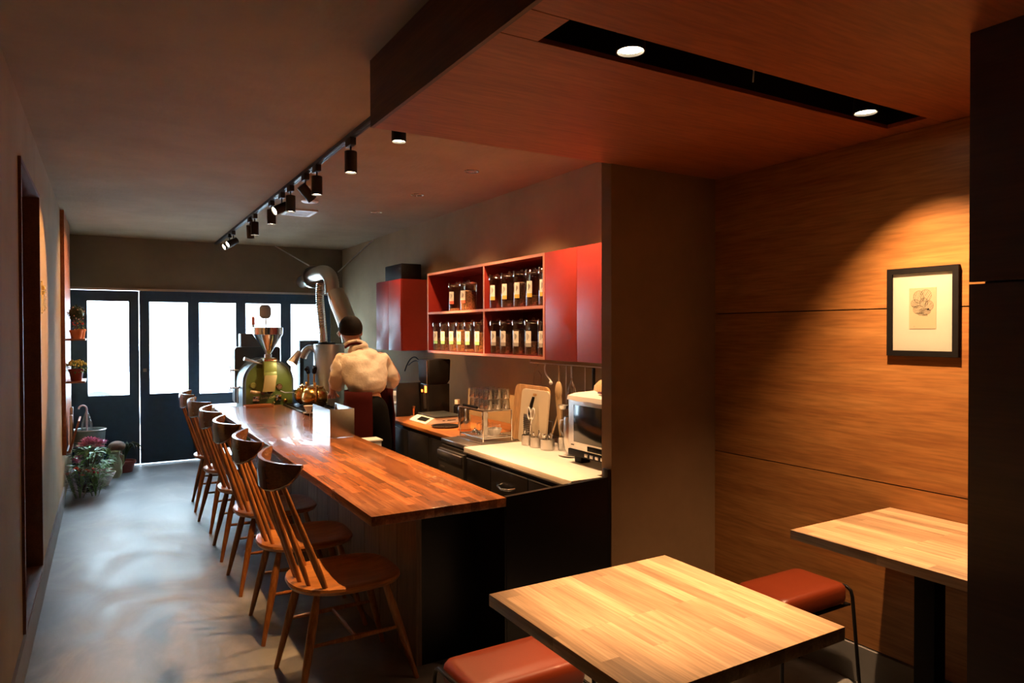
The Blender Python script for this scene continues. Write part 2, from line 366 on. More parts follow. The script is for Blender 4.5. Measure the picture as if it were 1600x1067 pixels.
# kitchen side wall and alcove side wall
struct('wall_kitchen', MB().box(XK, 3.05, YS+.06, YF+.3, -.1, ZC+.05), M['plaster'])
g = .0025
zw = [-.02, .155, .869, 1.5876, 2.306]
b = MB()
for a, c in ((.158, .869), (.869, 1.5876), (1.5876, ZS)):
    b.box(XR, XR+.02, YB, YS+.01, a+g, c-g)
struct('wall_right', b, M['ply'])
struct('trim_2', MB().box(XR+.02, 3.05, YB, YS+.2, -.1, ZC+.05), M['black'], 'dark backing behind the plywood wall panels')
struct('baseboard_right', MB().box(XR-.012, XR+.02, .9, YS, 0, .155), M['skirt'])
struct('wall_partition', MB().box(2.075, XR+.02, YS, YS+.075, 0, ZC), plaster('shade browned plaster', (.21, .125, .062), bump=.4))  # same plaster as other walls, dim warm bounce light put into its colour
# dark clad wall end nearest on the right
b = MB().box(2.03, XR+.02, YB, .955, 0, ZC)
struct('wall_near', b, M['black'])
zs = 1.625
b = MB().box(2.0, 2.022, YB, .98, 0, zs-.003).box(2.0, 2.022, YB, .98, zs+.003, ZS)
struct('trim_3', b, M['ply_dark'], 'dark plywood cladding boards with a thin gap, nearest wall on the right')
# dropped plywood soffit with light slot
sx0, sx1, sy0, sy1 = 1.027, 2.66, 1.452, 1.604
b = MB()
t = .015
b.box(.91, XR+.02, YB, sy0-.002, ZS, ZS+t)
b.box(.91, XR+.02, sy1+.002, YS+.006, ZS, ZS+t)
b.box(.91, sx0, sy0+.001, sy1-.001, ZS, ZS+t).box(sx1, XR+.02, sy0, sy1, ZS, ZS+t)
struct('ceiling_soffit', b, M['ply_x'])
b = MB().box(.895, .91, YB, YS+.006, ZS-.001, ZC).box(.91, XR, YS-.009, YS+.006, ZS+t, ZC)
struct('trim_4', b, M['ply_mid'], 'plywood fascia of the dropped ceiling')
b = MB().box(sx0-.01, sx1+.01, sy0-.01, sy0-.002, ZS+t, ZS+.11).box(sx0-.01, sx1+.01, sy1+.002, sy1+.01, ZS+t, ZS+.11).box(sx0-.01, sx0, sy0, sy1, ZS+t, ZS+.11).box(sx1, sx1+.01, sy0, sy1, ZS+t, ZS+.11).box(sx0-.01, sx1+.01, sy0-.01, sy1+.01, ZS+.11, ZS+.12)
struct('trim_5', b, M['black'], 'black lining of the light slot in the plywood soffit')
# far wall and doors
struct('wall_far', MB().box(-.75, 3.1, YF, YF+.2, 1.985, ZC+.05).box(2.50, 3.1, YF, YF+.2, -.1, 1.985).box(-.75, XL, YF, YF+.2, -.1, 1.985), M['plaster_far'])
struct('trim_6', MB().box(XL, 2.5, YF-.02, YF+.02, 1.962, 1.985), M['alu'], 'pale metal head rail over the glazed doors')
struct('trim_7', MB().box(XL, 2.5, YF+.0, YF+.12, -.1, .0), M['skirt'], 'door threshold')
doors = [(-.315, .331, -.175, .244, .788), (.338, .876, .424, .845, .787), (.8765, 1.407, .94, 1.368, .765), (1.4075, 1.940, 1.458, 1.888, .765), (1.9405, 2.495, 1.988, 2.41, .765)]
for i, (x0, x1, gx0, gx1, gz) in enumerate(doors):
    yo = YF+.02; z0 = .015; z1 = 1.960 if i == 0 else 1.962; gt = 1.853
    b = MB().box(x0, gx0, yo, yo+.045, z0, z1).box(gx1, x1, yo, yo+.045, z0, z1).box(gx0, gx1, yo, yo+.045, gt, z1).box(gx0, gx1, yo, yo+.045, z0, gz)
    r_ = .006
    b.box(gx0-.0, gx0+.012, yo-.006, yo, gz, gt).box(gx1-.012, gx1, yo-.006, yo, gz, gt).box(gx0, gx1, yo-.006, yo, gt-.012, gt).box(gx0, gx1, yo-.006, yo, gz, gz+.012)
    d = struct('door_%d' % (i+1), b, M['navy'], 'navy door with a tall glass pane')
    obj('door_glass', MB().box(gx0, gx1, yo+.02, yo+.025, gz, gt), M['pane'], d)
    if i == 1:
        hb = MB().box(.37, .405, yo-.012, yo, 1.05, 1.088, .003)
        obj('door_latch', hb, M['steel'], d)
    if i == 0:
        obj('door_bolt', MB().box(.29, .31, yo-.01, yo, .21, .23, .002), M['steel'], d)
    if i == 4:
        text('window_lettering', "Nameelaint's", .072, T_mY(2.205, yo+.018, 1.73), mat('frosted grey lettering', (.45, .45, .45), .8), d)
# outside
struct('ground_outside', MB().box(-7, 11, YF+.12, 30, -.2, -.03), M['street'])
def bldg():
    t = thing('facing_building', 'pale building across the street seen through the door glass', 'building', (1, 17, -.03))
    obj('wall', MB().box(-7, 11, 17, 18, -.03, 7), M['facade'], t)
    for x in (-5, -2.2, .6, 3.6, 6.6):
        f = obj('window', MB().box(x, x+1.5, 16.94, 17.0, .9, 2.3), M['facade'], t)
        obj('pane', MB().box(x+.06, x+1.44, 16.93, 16.94, .96, 2.24), M['facadeglass'], f)
bldg()
def car(x, y, lab):
    t = thing('parked_car', lab, 'car', (x, y, -.03))
    P = [(-2, .35), (-2, .75), (-1.6, .85), (-1.0, 1.3), (.6, 1.32), (1.1, .9), (1.9, .8), (2.05, .5), (2.0, .3)]
    obj('body', MB().prism(P, 'Y', -.8, .8), M['carpaint'], t, local=True, smooth=False)
    obj('side_window', MB().prism([(-1.35, .9), (-.95, 1.22), (.5, 1.24), (.85, .92)], 'Y', -.81, -.8), M['facadeglass'], t, local=True)
    for wx in (-1.3, 1.3):
        for wy in (-.82, .6):
            obj('wheel', MB().cyl((wx, wy, .3), (wx, wy+.22, .3), .3, n=20), M['tyre'], t, local=True)
car(1.2, 13.5, 'pale car parked across the street beyond the glass doors')
def tree(x, y):
    t = thing('street_tree', 'leafy street tree seen at the top of the second door pane', 'tree', (x, y, -.03))
    obj('trunk', MB().cyl((x, y, -.03), (x, y, 2.4), .07, .05), M['stalk'], t)
    b = MB()
    for k in range(160):
        p = Vector((random.gauss(0, .35), random.gauss(0, .35), random.gauss(0, .3)))
        leaf(b, Vector((x, y, 2.7))+p, Vector((random.uniform(-1, 1), random.uniform(-1, 1), random.uniform(-.6, .6))), .14, .05)
    obj('crown', b, M['leaf'], t)
def leaf(b, p, d, L, W, bend=.25):
    """a small folded, curved leaf"""
    d = Vector(d).normalized(); s = d.cross(Vector((0, 0, 1)));
    if s.length < .1: s = Vector((1, 0, 0))
    s.normalize(); n = s.cross(d)
    p = Vector(p); rows = []
    for i, wv in enumerate((.12, .85, 1, .6, .04)):
        u = i/4; c = p+d*L*u-n*(bend*L*u*u)
        rows.append([c-s*W*wv*.5+n*W*.12, c, c+s*W*wv*.5+n*W*.12])
    vs = [[b.bm.verts.new(q) for q in r] for r in rows]
    for a, c in zip(vs, vs[1:]):
        for j in (0, 1): b.bm.faces.new((a[j], a[j+1], c[j+1], c[j]))
tree(1.15, 12.0)

# ------------------------------------------------------------------ bar
t = thing('bar_counter', 'long wooden bar counter with oiled stave top running toward the glazed doors', 'bar', (1.2, 4.8, 0))
obj('countertop', MB().box(.8904, 1.4989, 2.5988, 7.08, .7365, .7763, .003), M['bar'], t)
b = MB()
y = 2.87
while y < 6.95:
    b.box(1.19, 1.21, y+.002, min(y+.235, 6.95), .0, .7365); y += .24
b.box(1.205, 1.215, 2.87, 6.95, 0, .7365)
obj('front_panel', b, M['barfront'], t)
obj('end_panel', MB().box(1.215, 1.4989, 2.87, 2.89, 0, .7365), M['blackgloss'], t)
obj('end_return', MB().box(1.49, 1.4989, 2.60, 2.87, 0, .7365), M['blackgloss'], t)
obj('back_panel', MB().box(1.47, 1.49, 2.89, 6.95, 0, .7365), M['charcoal'], t)
obj('bracket', MB().prism([(1.0, .7365), (1.21, .7365), (1.21, .60), (1.20, .60), (1.19, .7), (1.0, .73)], 'Y', 2.89, 2.91), M['black'], t)
tag(obj('end_screen', MB().prism([(1.501, 0), (2.055, 0), (2.055, .803), (1.501, .778)], 'Y', 2.60, 2.625).box(2.055, 2.074, 2.60, 2.64, 0, .84, .002), M['blackgloss']), 'black lacquered panel closing the kitchen between bar and partition wall', 'panel')
t = thing('bag_hook', 'small chrome hook under the front edge of the bar top, between the chair backs', 'hook', (.93, 4.2, .70))
obj('base', MB().cyl((.93, 4.2, .715), (.93, 4.2, .7365), .018), M['chrome'], t)
obj('knob', MB().sph((.915, 4.2, .70), .018), M['chrome'], t)

# ------------------------------------------------------------------ chairs
def chair(label, loc, rz):
    t = thing('spindle_back_chair', label, 'chair', loc, rz, 'chairs along the bar')
    # seat: back rounded, front squarer
    N = 40
    def outl(k, z, dz=0):
        o = []
        for i in range(N):
            a = 2*PI*i/N; ca, sa = math.cos(a), math.sin(a)
            e = 2.3 if ca < 0 else 3.2
            r = 1/((abs(ca)**e+abs(sa)**e)**(1/e))
            x = .235*r*ca*k; y = .222*r*sa*k
            o.append((x-.015, y, z+dz*(1 if abs(y) > .0 else 1)))
        return o
    rings = [outl(.25, .418), outl(.86, .418), outl(.97, .428), outl(1.0, .442), outl(.985, .452), outl(.93, .455), outl(.75, .448), outl(.5, .441), outl(.2, .440)]
    obj('seat', MB().loft(rings), M['seatw'], t, local=True)
    # crest rail
    b = MB(); rings = []; K = 20; Rr = .42
    for i in range(K+1):
        u = -1+2*i/K; a = u*math.asin(.262/Rr)*1.02
        cx = -.345+Rr-Rr*math.cos(a)+.00; cy = Rr*math.sin(a)
        h = .118*(1-abs(u)**2.4)**.6 if abs(u) < .999 else .012
        h = max(h, .03*(1-abs(u)**10)+.008); th = .015*(1-.5*abs(u)**4)
        top = .985-.006*(1-u*u); zb = top-h
        nx, ny = math.cos(a), -math.sin(a)   # toward the sitter
        lean = .045
        ring = []
        for s_, v in ((-1, .0), (-1, .35), (-1, .75), (-.55, 1), (.55, 1), (1, .75), (1, .35), (1, 0), (.5, -.06), (-.5, -.06)):
            z = zb+v*h; q = th*(s_ if abs(s_) == 1 else s_)
            ox = cx+nx*q-lean*(z-.93)*1.2; oy = cy+ny*q
            ring.append((ox, oy, z))
        rings.append(ring)
    obj('crest_rail', b.loft(rings), M['rail'], t, local=True)
    # spindles
    for k in range(6):
        v = -1+2*k/5
        yb = .165*v; xb = -.015-.225*math.sqrt(max(0, 1-(yb/.222)**2))+.035
        yt = .175*v; a = math.asin(yt/Rr); xt = -.345+Rr-Rr*math.cos(a)+.006
        r0 = .0135 if abs(v) > .9 else .0105
        p0 = Vector((xb, yb, .44)); p1 = Vector((xt, yt, .885))
        pts = [p0.lerp(p1, s) for s in (0, .2, .4, .7, 1)]
        obj('spindle', MB().tube(pts, [r0*.8, r0*1.08, r0*1.05, r0*.85, r0*.7], 10), M['chair'], t, local=True)
    ft = {}
    for sx, sy in ((-1, -1), (-1, 1), (1, -1), (1, 1)):
        top = Vector((-.015+sx*.145, sy*.135, .424)); foot = Vector((sx*.25, sy*.205, 0))
        pts = [top.lerp(foot, s) for s in (0, .25, .5, .8, 1)]; ft[(sx, sy)] = (top, foot)
        obj('leg', MB().tube(pts, [.013, .0185, .0175, .013, .0105], 12), M['chair'], t, local=True)
    mids = []
    for sy in (-1, 1):
        a = ft[(-1, sy)]; c = ft[(1, sy)]; p = a[0].lerp(a[1], .47); q = c[0].lerp(c[1], .47)
        obj('stretcher', MB().tube([p, p.lerp(q, .5), q], [.007, .0115, .007], 8), M['chair'], t, local=True); mids.append(p.lerp(q, .5))
    obj('stretcher', MB().tube([mids[0], mids[0].lerp(mids[1], .5), mids[1]], [.007, .0105, .007], 8), M['chair'], t, local=True)
    return t
cy = [2.98, 3.63, 4.35, 5.03, 5.78, 6.47]
cl = ['amber wooden spindle-back chair nearest the camera at the near end of the bar',
      'amber wooden spindle-back chair, second from the near end of the bar',
      'amber wooden spindle-back chair, third from the near end of the bar',
      'amber wooden spindle-back chair, fourth from the near end of the bar',
      'amber wooden spindle-back chair, fifth from the near end of the bar',
      'amber wooden spindle-back chair at the far end of the row by the glazed doors']
ch0 = chair(cl[0], (.90, cy[0], 0), R(1))
for i in range(1, 6):
    dup(ch0, (.895, cy[i], 0), R([0, -2, 1, -1, 5, -3][i]), cl[i])

# ------------------------------------------------------------------ tables, stools
def table(x0, x1, y0, y1, label):
    cx, cyy = (x0+x1)/2, (y0+y1)/2
    t = thing('cafe_table', label, 'table', (cx, cyy, 0), 0, 'square cafe tables')
    obj('tabletop', MB().box(x0, x1, y0, y1, .742, .7755, .002), M['table'], t)
    obj('pedestal', MB().box(cx-.035, cx+.035, cyy-.035, cyy+.035, .012, .73, .003).box(cx-.15, cx+.15, cyy-.15, cyy+.15, .73, .742), M['black'], t)
    obj('base_plate', MB().box(cx-.2, cx+.2, cyy-.2, cyy+.2, 0, .012, .003), M['black'], t)
table(.9064, 1.5535, 1.0376, 1.6703, 'square pale oak table in the foreground, on the aisle side')
table(2.1416, 2.762, .995, 1.6496, 'square pale oak table against the plywood wall under the framed print')
def stool(label, loc, rz=0):
    t = thing('leather_stool', label, 'stool', loc, rz, 'leather stools at the tables')
    rings = []
    for k, z in ((.90, .355), (.98, .362), (1, .38), (1, .41), (.985, .425), (.94, .436), (.84, .442), (.5, .445)):
        rings.append([(x*k if k > .9 else x*k, y*k, z) for x, y in rrect(-.205, .205, -.125, .125, .03)])
    obj('seat_cushion', MB().loft(rings), M['leather'], t, local=True)
    obj('seat_board', MB().box(-.185, .185, -.105, .105, .338, .356), M['black'], t, local=True)
    for sx in (-1, 1):
        pts = [(sx*.245, -.148, .006), (sx*.222, -.130, .38), (sx*.220, -.124, .405), (sx*.219, -.106, .417), (sx*.218, 0, .418), (sx*.219, .106, .417), (sx*.220, .124, .405), (sx*.222, .130, .38), (sx*.245, .148, .006)]
        obj('frame', MB().tube(pts, .0075, 10).tube([(sx*.219, -.12, .345), (sx*.219, .12, .345)], .006, 8), M['blackgloss'], t, local=True)
    obj('cross_bar', MB().tube([(-.222, -.11, .343), (.222, -.11, .343)], .007, 8).tube([(-.222, .11, .343), (.222, .11, .343)], .007, 8), M['black'], t, local=True)
    return t
s0 = stool('tan red leather stool beside the plywood wall, half behind the oak table', (2.475, 1.90, 0))
dup(s0, (1.135, 1.92, 0), 0, 'tan red leather stool at the far side of the foreground oak table, near the bar')

# ------------------------------------------------------------------ framed print
t = thing('framed_print', 'black framed print of curled striped leaves on a wide cream mount, on the plywood wall', 'picture', (XR, 1.52, 1.4))
fy0, fy1, fz0, fz1 = 1.385, 1.66, 1.396, 1.746
xf = XR-.015
fw_ = .022
b = MB().box(xf, XR, fy0, fy0+fw_, fz0, fz1).box(xf, XR, fy1-fw_, fy1, fz0, fz1).box(xf, XR, fy0+fw_, fy1-fw_, fz0, fz0+fw_).box(xf, XR, fy0+fw_, fy1-fw_, fz1-fw_, fz1)
obj('frame', b, M['black'], t, smooth=False)
mo = obj('mount', MB().box(xf+.008, xf+.011, fy0+fw_, fy1-fw_, fz0+fw_, fz1-fw_), M['mat'], t)
# print window
py0, py1, pz0, pz1 = 1.468, 1.572, 1.505, 1.665
pr = obj('print', MB().box(xf+.0065, xf+.008, py0, py1, pz0, pz1), M['print'], t)
b = MB(); xx = xf+.0062
def stroke(pts, w_):
    b.tube([(xx, p[0], p[1]) for p in pts], w_, 4)
# u runs to the viewer's right (toward -Y); centre of drawing
def U(u, v): return (1.520-u, 1.597+v)
lobes = [(-.012, .026, .017, .020, 75), (.010, .030, .018, .019, 60), (-.022, .006, .015, .013, 140), (.004, .008, .013, .016, 80), (.020, -.002, .014, .016, 40), (-.012, -.014, .018, .014, 200), (.008, -.020, .018, .010, 330)]
for (u, v, ra, rb, dr) in [(u*1.25, v*1.25, ra*1.2, rb*1.2, dr) for (u, v, ra, rb, dr) in lobes]:
    stroke([U(u+ra*math.cos(R(a)), v+rb*math.sin(R(a))) for a in range(0, 361, 24)], .00035)
    for k in range(-3, 4):
        s = k/3.6
        ux, uy = math.cos(R(dr)), math.sin(R(dr)); px, py = -uy, ux
        e = math.sqrt(1-s*s)
        p = [(u+px*ra*s+ux*ra*q*e, v+py*rb*s+uy*rb*q*e) for q in (-.8, 0, .9)]
        p[1] = (p[1][0]+px*.0015, p[1][1]+py*.0015)
        stroke([U(*q) for q in p], .0003 if k % 2 else .0005)
b.sph((xx, *U(.022, -.016)), .0042, 8, (.3, 1, .8))
for (u0, u1, v) in ((-.02, .006, -.032), (-.016, .018, -.038), (.0, .02, -.041)):
    stroke([U(u0+(u1-u0)*k/12, v+.0012*math.sin(k*2.1)) for k in range(13)], .0004)
stroke([U(-.034, -.083+.0), U(-.030, -.0835)], .0006)
obj('drawing', b, M['ink'], pr)
obj('glass', MB().box(xf+.002, xf+.0032, fy0+fw_, fy1-fw_, fz0+fw_, fz1-fw_), glassy('picture glass', (1, 1, 1), .01, .02), t)

# ------------------------------------------------------------------ slot lights
for i, (x, lab) in enumerate(((1.294, 'round spotlight in the black ceiling slot above the foreground table'), (2.402, 'round spotlight in the black ceiling slot near the plywood wall'))):
    t = thing('recessed_spotlight', lab, 'ceiling light', (x, 1.531, ZS+.11), 0, 'slot spotlights')
    obj('housing', MB().lathe([(.0, .11), (.036, .11), (.042, .02), (.042, .0), (.038, .0), (.034, .03), (.0, .032)], (x, 1.531, ZS)), M['spotblack'], t)
    obj('lamp_face', MB().cyl((x, 1.531, ZS+.008), (x, 1.531, ZS+.012), .036, n=28), M['bulb'], t)
t = thing('dangling_wire', 'short pale wire end hanging in the middle of the black ceiling slot', 'wire', (1.814, 1.53, ZS+.1))
obj('wire', MB().tube([(1.814, 1.545, ZS+.11), (1.816, 1.54, ZS+.05), (1.812, 1.54, ZS+.01)], .0025, 6), M['white'], t)
lamp('table_spot_light', (1.294, 1.531, ZS-.01), (1.335, 1.37, 0), 185, 43, 1.0, WARM2)
lamp('wall_table_spot_light', (2.402, 1.531, ZS-.01), (2.58, 1.24, 0), 150, 98, 1.0, WARM2)

# ------------------------------------------------------------------ track and heads
XT = 1.14
tag(obj('ceiling_track', MB().box(XT-.017, XT+.017, 2.62, 8.80, ZC-.022, ZC).box(XT-.012, XT-.004, 2.62, 8.8, ZC-.024, ZC-.022).box(XT+.004, XT+.012, 2.62, 8.8, ZC-.024, ZC-.022), M['spotblack']), 'long black ceiling track above the bar carrying the spotlights', 'lighting track')
def head(y, dirv, label, on=True, e=30, size=60, tgt=None, sp=True):
    d = Vector(dirv).normalized()
    t = thing('track_spotlight', label, 'spotlight', (XT, y, ZC-.022), 0, 'spotlights on the black track')
    obj('adapter', MB().box(XT-.016, XT+.016, y-.045, y+.045, ZC-.062, ZC-.020, .003), M['spotblack'], t)
    piv = Vector((XT, y, ZC-.10))
    obj('stem', MB().cyl((XT, y, ZC-.06), (XT, y, ZC-.125), .0055, n=8), M['spotblack'], t)
    a = piv-d*.012 if abs(d.z) > .95 else piv-d*.045
    if abs(d.z) < .95: a = a+Vector((0, 0, -.03))
    bb = a+d*.115
    q = d.to_track_quat('Z', 'Y').to_matrix()
    hd = obj('lamp_head', MB().lathe([(.0, 0), (.030, 0), (.033, .003), (.033, .115), (.030, .115), (.029, .1), (.0, .1)], a, 24, q), M['spotblack'], t)
    obj('lamp_face', MB().cyl(a+d*.104, a+d*.107, .029, n=24), M['bulb'] if on else M['bulbsoft'], hd)
    if on and sp:
        l = lamp('track_lamp', bb+d*.012, (bb+d) if tgt is None else tgt, e, size, .35)
HEADS = [
 (2.93, (0, 0, -1), 'black track spotlight nearest the plywood soffit, half hidden behind it', 110, 68),
 (3.63, (0, 0, -1), 'large-looking upright black track spotlight, first one clear of the soffit', 80, 68),
 (4.316, (0, 0, -1), 'upright black track spotlight in front of the tilted one, second clear of the soffit', 26, 70),
 (4.60, (1.51, .22, -1.60), 'black track spotlight tilted toward the kitchen wall with no light visible', 190, 38),
 (5.018, (0, 0, -1), 'upright black track spotlight in front of the white ceiling vent', 26, 70),
 (5.30, (-1.46, -.42, -.80), 'black track spotlight tilted toward the left wall, above the vent', 130, 46),
 (5.67, (0, 0, -1), 'upright black track spotlight behind the one tilted to the left wall', 24, 70),
 (6.374, (0, 0, -1), 'upright black track spotlight farther along, front one of an overlapping pair', 22, 70),
 (6.60, (.1, .3, -1), 'black track spotlight half hidden behind the upright one before it', 18, 60),
 (7.55, (-.75, -.22, -.42), 'tilted black track spotlight near the far end of the track', 48, 60),
 (7.80, (-.75, -.22, -.42), 'tilted black track spotlight at the far end of the track, nearest the doors', 48, 60)]
for (y, d, lab, e, s) in HEADS: head(y, d, lab, True, e, s)
# round ceiling downlights over the kitchen
dl0 = None
for i, (x, y, lab) in enumerate(((2.083, 4.054, 'small recessed chrome downlight nearest the red cabinets'), (2.08, 4.963, 'small recessed chrome downlight, middle one over the kitchen'), (2.067, 5.858, 'small recessed chrome downlight farthest over the kitchen'), (2.085, 3.15, 'recessed chrome downlight hidden from the tables by the plywood soffit'))):
    t = thing('recessed_downlight', lab, 'ceiling light', (x, y, ZC), 0, 'chrome downlights over the kitchen')
    obj('trim_ring', MB().lathe([(.05, -.006), (.052, -.002), (.052, 0), (.040, 0), (.040, -.006), (.05, -.006)], (x, y, ZC)), M['chrome'], t)
    obj('reflector', MB().lathe([(.040, -.003), (.030, -.0005), (.0, -.0005)], (x, y, ZC)), M['chrome'], t)
    lamp('downlight_lamp', (x, y, ZC-.02), (x+.12, y-.05, 0), [75, 50, 30, 88][i], 110, 1.0, WARM2, rad=.03)
t = thing('ceiling_speaker', 'small round white ceiling fitting behind the tilted spotlight', 'ceiling fitting', (1.431, 5.634, ZC))
obj('ring', MB().lathe([(.0, -.01), (.06, -.01), (.068, -.004), (.068, 0), (.0, 0)], (1.431, 5.634, ZC)), M['white'], t)
t = thing('air_vent', 'white square ceiling air vent behind the track spotlights', 'vent', (1.48, 6.19, ZC))
b = MB(); x0, x1, y0, y1 = 1.355, 1.605, 6.04, 6.345
b.box(x0, x1, y0, y0+.03, ZC-.012, ZC).box(x0, x1, y1-.03, y1, ZC-.012, ZC).box(x0, x0+.03, y0+.03, y1-.03, ZC-.012, ZC).box(x1-.03, x1, y0+.03, y1-.03, ZC-.012, ZC)
obj('frame', b, M['white'], t)
b = MB()
for k in range(7): b.box(x0+.03, x1-.03, y0+.04+k*.033, y0+.055+k*.033, ZC-.010, ZC-.002)
obj('louvre', b, M['white'], t)

# ------------------------------------------------------------------ red cabinets
def redcab(x0, x1, y0, y1, z0, z1, split, label):
    t = thing('wall_cabinet', label, 'cabinet', ((x0+x1)/2, (y0+y1)/2, z0))
    obj('carcass', MB().box(x0+.018, x1, y0, y1, z0, z1), M['red'], t)
    obj('door', MB().box(x0, x0+.017, y0, split-.0015, z0, z1, .001), M['red'], t)
    obj('door', MB().box(x0, x0+.017, split+.0015, y1, z0, z1, .001), M['red'], t)
X0 = 2.32; CZ0, CZ1 = 1.323, 1.978
redcab(X0, XK, 2.80, 3.545, CZ0, CZ1, 3.215, 'glossy red wall cabinet with two plain doors beside the partition wall')
redcab(X0, XK, 5.937, 6.591, CZ0, CZ1, 6.25, 'dark red wall cabinet with two doors below the black speaker')
t = thing('open_shelf_unit', 'red open wall shelf unit of four compartments holding coffee jars', 'shelf', (2.48, 4.44, CZ0))
sy_0, sy_1 = 3.548, 5.329; th = .018; zm = 1.648
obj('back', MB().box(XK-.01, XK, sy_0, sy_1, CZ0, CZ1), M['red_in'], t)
obj('top_board', MB().box(X0, XK-.01, sy_0, sy_1, CZ1-th, CZ1, .001), M['red'], t)
obj('bottom_board', MB().box(X0, XK-.01, sy_0, sy_1, CZ0, CZ0+th, .001), M['red'], t)
obj('shelf_board', MB().box(X0, XK-.01, sy_0+th, sy_1-th, zm-th/2, zm+th/2, .001), M['red'], t)
for y_ in (sy_0, sy_1-th): obj('side_board', MB().box(X0, XK-.01, y_, y_+th, CZ0+th, CZ1-th), M['red'], t)
obj('divider', MB().box(X0+.001, XK-.01, 4.335-.008, 4.335+.008, CZ0+th, zm-th/2), M['red'], t)
obj('divider', MB().box(X0+.001, XK-.01, 4.335-.008, 4.335+.008, zm+th/2, CZ1-th), M['red'], t)
E_ = MB()
for z_ in (CZ1-th, zm-th/2, CZ0): E_.box(X0-.002, X0, sy_0, sy_1, z_, z_+th)
for y_ in (sy_0, sy_1-th, 4.335-.008): E_.box(X0-.002, X0, y_, y_+(th if y_ != 4.335-.008 else .016), CZ0+th, zm-th/2).box(X0-.002, X0, y_, y_+(th if y_ != 4.335-.008 else .016), zm+th/2, CZ1-th)
obj('edge_band', E_, M['edge'], t)
# jars
def jar(x, y, z, h, r, fill, beanm, labm, lab, grp):
    t = thing('coffee_jar', lab, 'jar', (x, y, z), 0, grp)
    g = obj('glass_body', MB().lathe([(.0, .001), (r*.96, .001), (r, .006), (r, h*.86), (r*.97, h*.88)], (0, 0, 0), 22), M['jarglass'], t, local=True)
    obj('lid', MB().lathe([(r*.97, h*.88), (r*1.02, h*.885), (r*1.02, h*.915), (r*.9, h*.95), (.0, h*.955)], (0, 0, 0), 22).sph((0, 0, h*.975), .012, 10), M['jarglass'], t, local=True)
    obj('clasp', MB().tube([(-r*1.03*math.cos(a), r*1.03*math.sin(a), h*.875) for a in [k*PI/8 for k in range(17)]], .0016, 6).box(-r*1.1, -r*1.0, -.008, .008, h*.82, h*.97, .001), M['chrome'], t, local=True)
    if fill > 0:
        k = 14; top = []
        ff = h*.86*fill
        obj('beans', MB().lathe([(.0, .006), (r*.93, .006), (r*.93, ff*.92), (r*.6, ff*.98), (.0, ff)], (0, 0, 0), 22), beanm, t, local=True)
    # curved paper label on the aisle side (left as seen)
    def lb(z0, z1, rr):
        m_ = MB(); P = []
        for s_ in range(7):
            a = R(180-20+40*s_/6+ 22)
            P.append((rr*math.cos(a), rr*math.sin(a)))
        Q = [(p[0]*1.012, p[1]*1.012) for p in P][::-1]
        return m_.prism(P+Q, 'Z', z0, z1)
    L_ = obj('paper_label', lb(h*.34, h*.66, r*1.01), M['paper'], t, local=True)
    obj('colour_band', lb(h*.24, h*.34, r*1.01), labm, L_, local=True)
    m_ = MB()
    for q in range(3):
        a = R(180+22+(-6+6*q))
        x_, y_ = r*1.025*math.cos(a), r*1.025*math.sin(a)
        m_.box(x_-.0006, x_+.0006, y_-.0012, y_+.0012, h*(.42+.03*q), h*(.60-.02*q))
    obj('print_marks', m_, M['ink'], L_, local=True)
def row(ys, z, h, r, fills, beans, labm, desc, grp, names):
    for i, y_ in enumerate(ys):
        jar(X0+.012+r, y_, z, h, r, fills[i], beans[i], labm, desc % names[i], grp)
B, BL = M['beans'], M['beanslight']
zl = CZ0+th; zu = zm+th/2
row([5.235, 5.095, 4.935, 4.800, 4.655, 4.500], zl, .238, .060, [.5, .55, .55, .84, .12, .74], [B, B, BL, BL, BL, BL], M['lab_grn'],
    'coffee jar with green-tipped label, %s, lower left compartment', 'jars in the lower left compartment', ['farthest left', 'second from the left', 'third from the left, half full', 'fourth from the left, nearly full', 'fifth from the left, almost empty', 'rightmost, with visible beans'])
row([4.252, 4.115, 3.945, 3.79, 3.632], zl, .240, .060, [.6, .72, .85, .45, .3], [B]*5, M['lab_gry'],
    'coffee jar with grey-tipped label, %s, lower right compartment', 'jars in the lower right compartment', ['leftmost', 'second from the left', 'middle one', 'fourth from the left', 'rightmost'])
row([4.93, 4.73], zu, .228, .066, [.12, .80], [BL, BL], M['lab_red'],
    'coffee jar with red-tipped label, %s, upper left compartment', 'jars in the upper left compartment', ['the nearly empty one', 'the one full of light brown beans'])
row([4.262, 4.095, 3.93, 3.775, 3.622], zu, .246, .058, [0, .25, .8, .35, .3], [B]*5, M['lab_yel'],
    'coffee jar with yellow-tipped label, %s, upper right compartment', 'jars in the upper right compartment', ['leftmost', 'second from the left', 'middle one', 'fourth from the left', 'rightmost, cut off by the red door'])
tag(obj('loudspeaker', MB().box(2.36, 2.56, 6.02, 6.45, CZ1, 2.128, .008), M['black']), 'black box loudspeaker lying on top of the dark red cabinet', 'speaker')

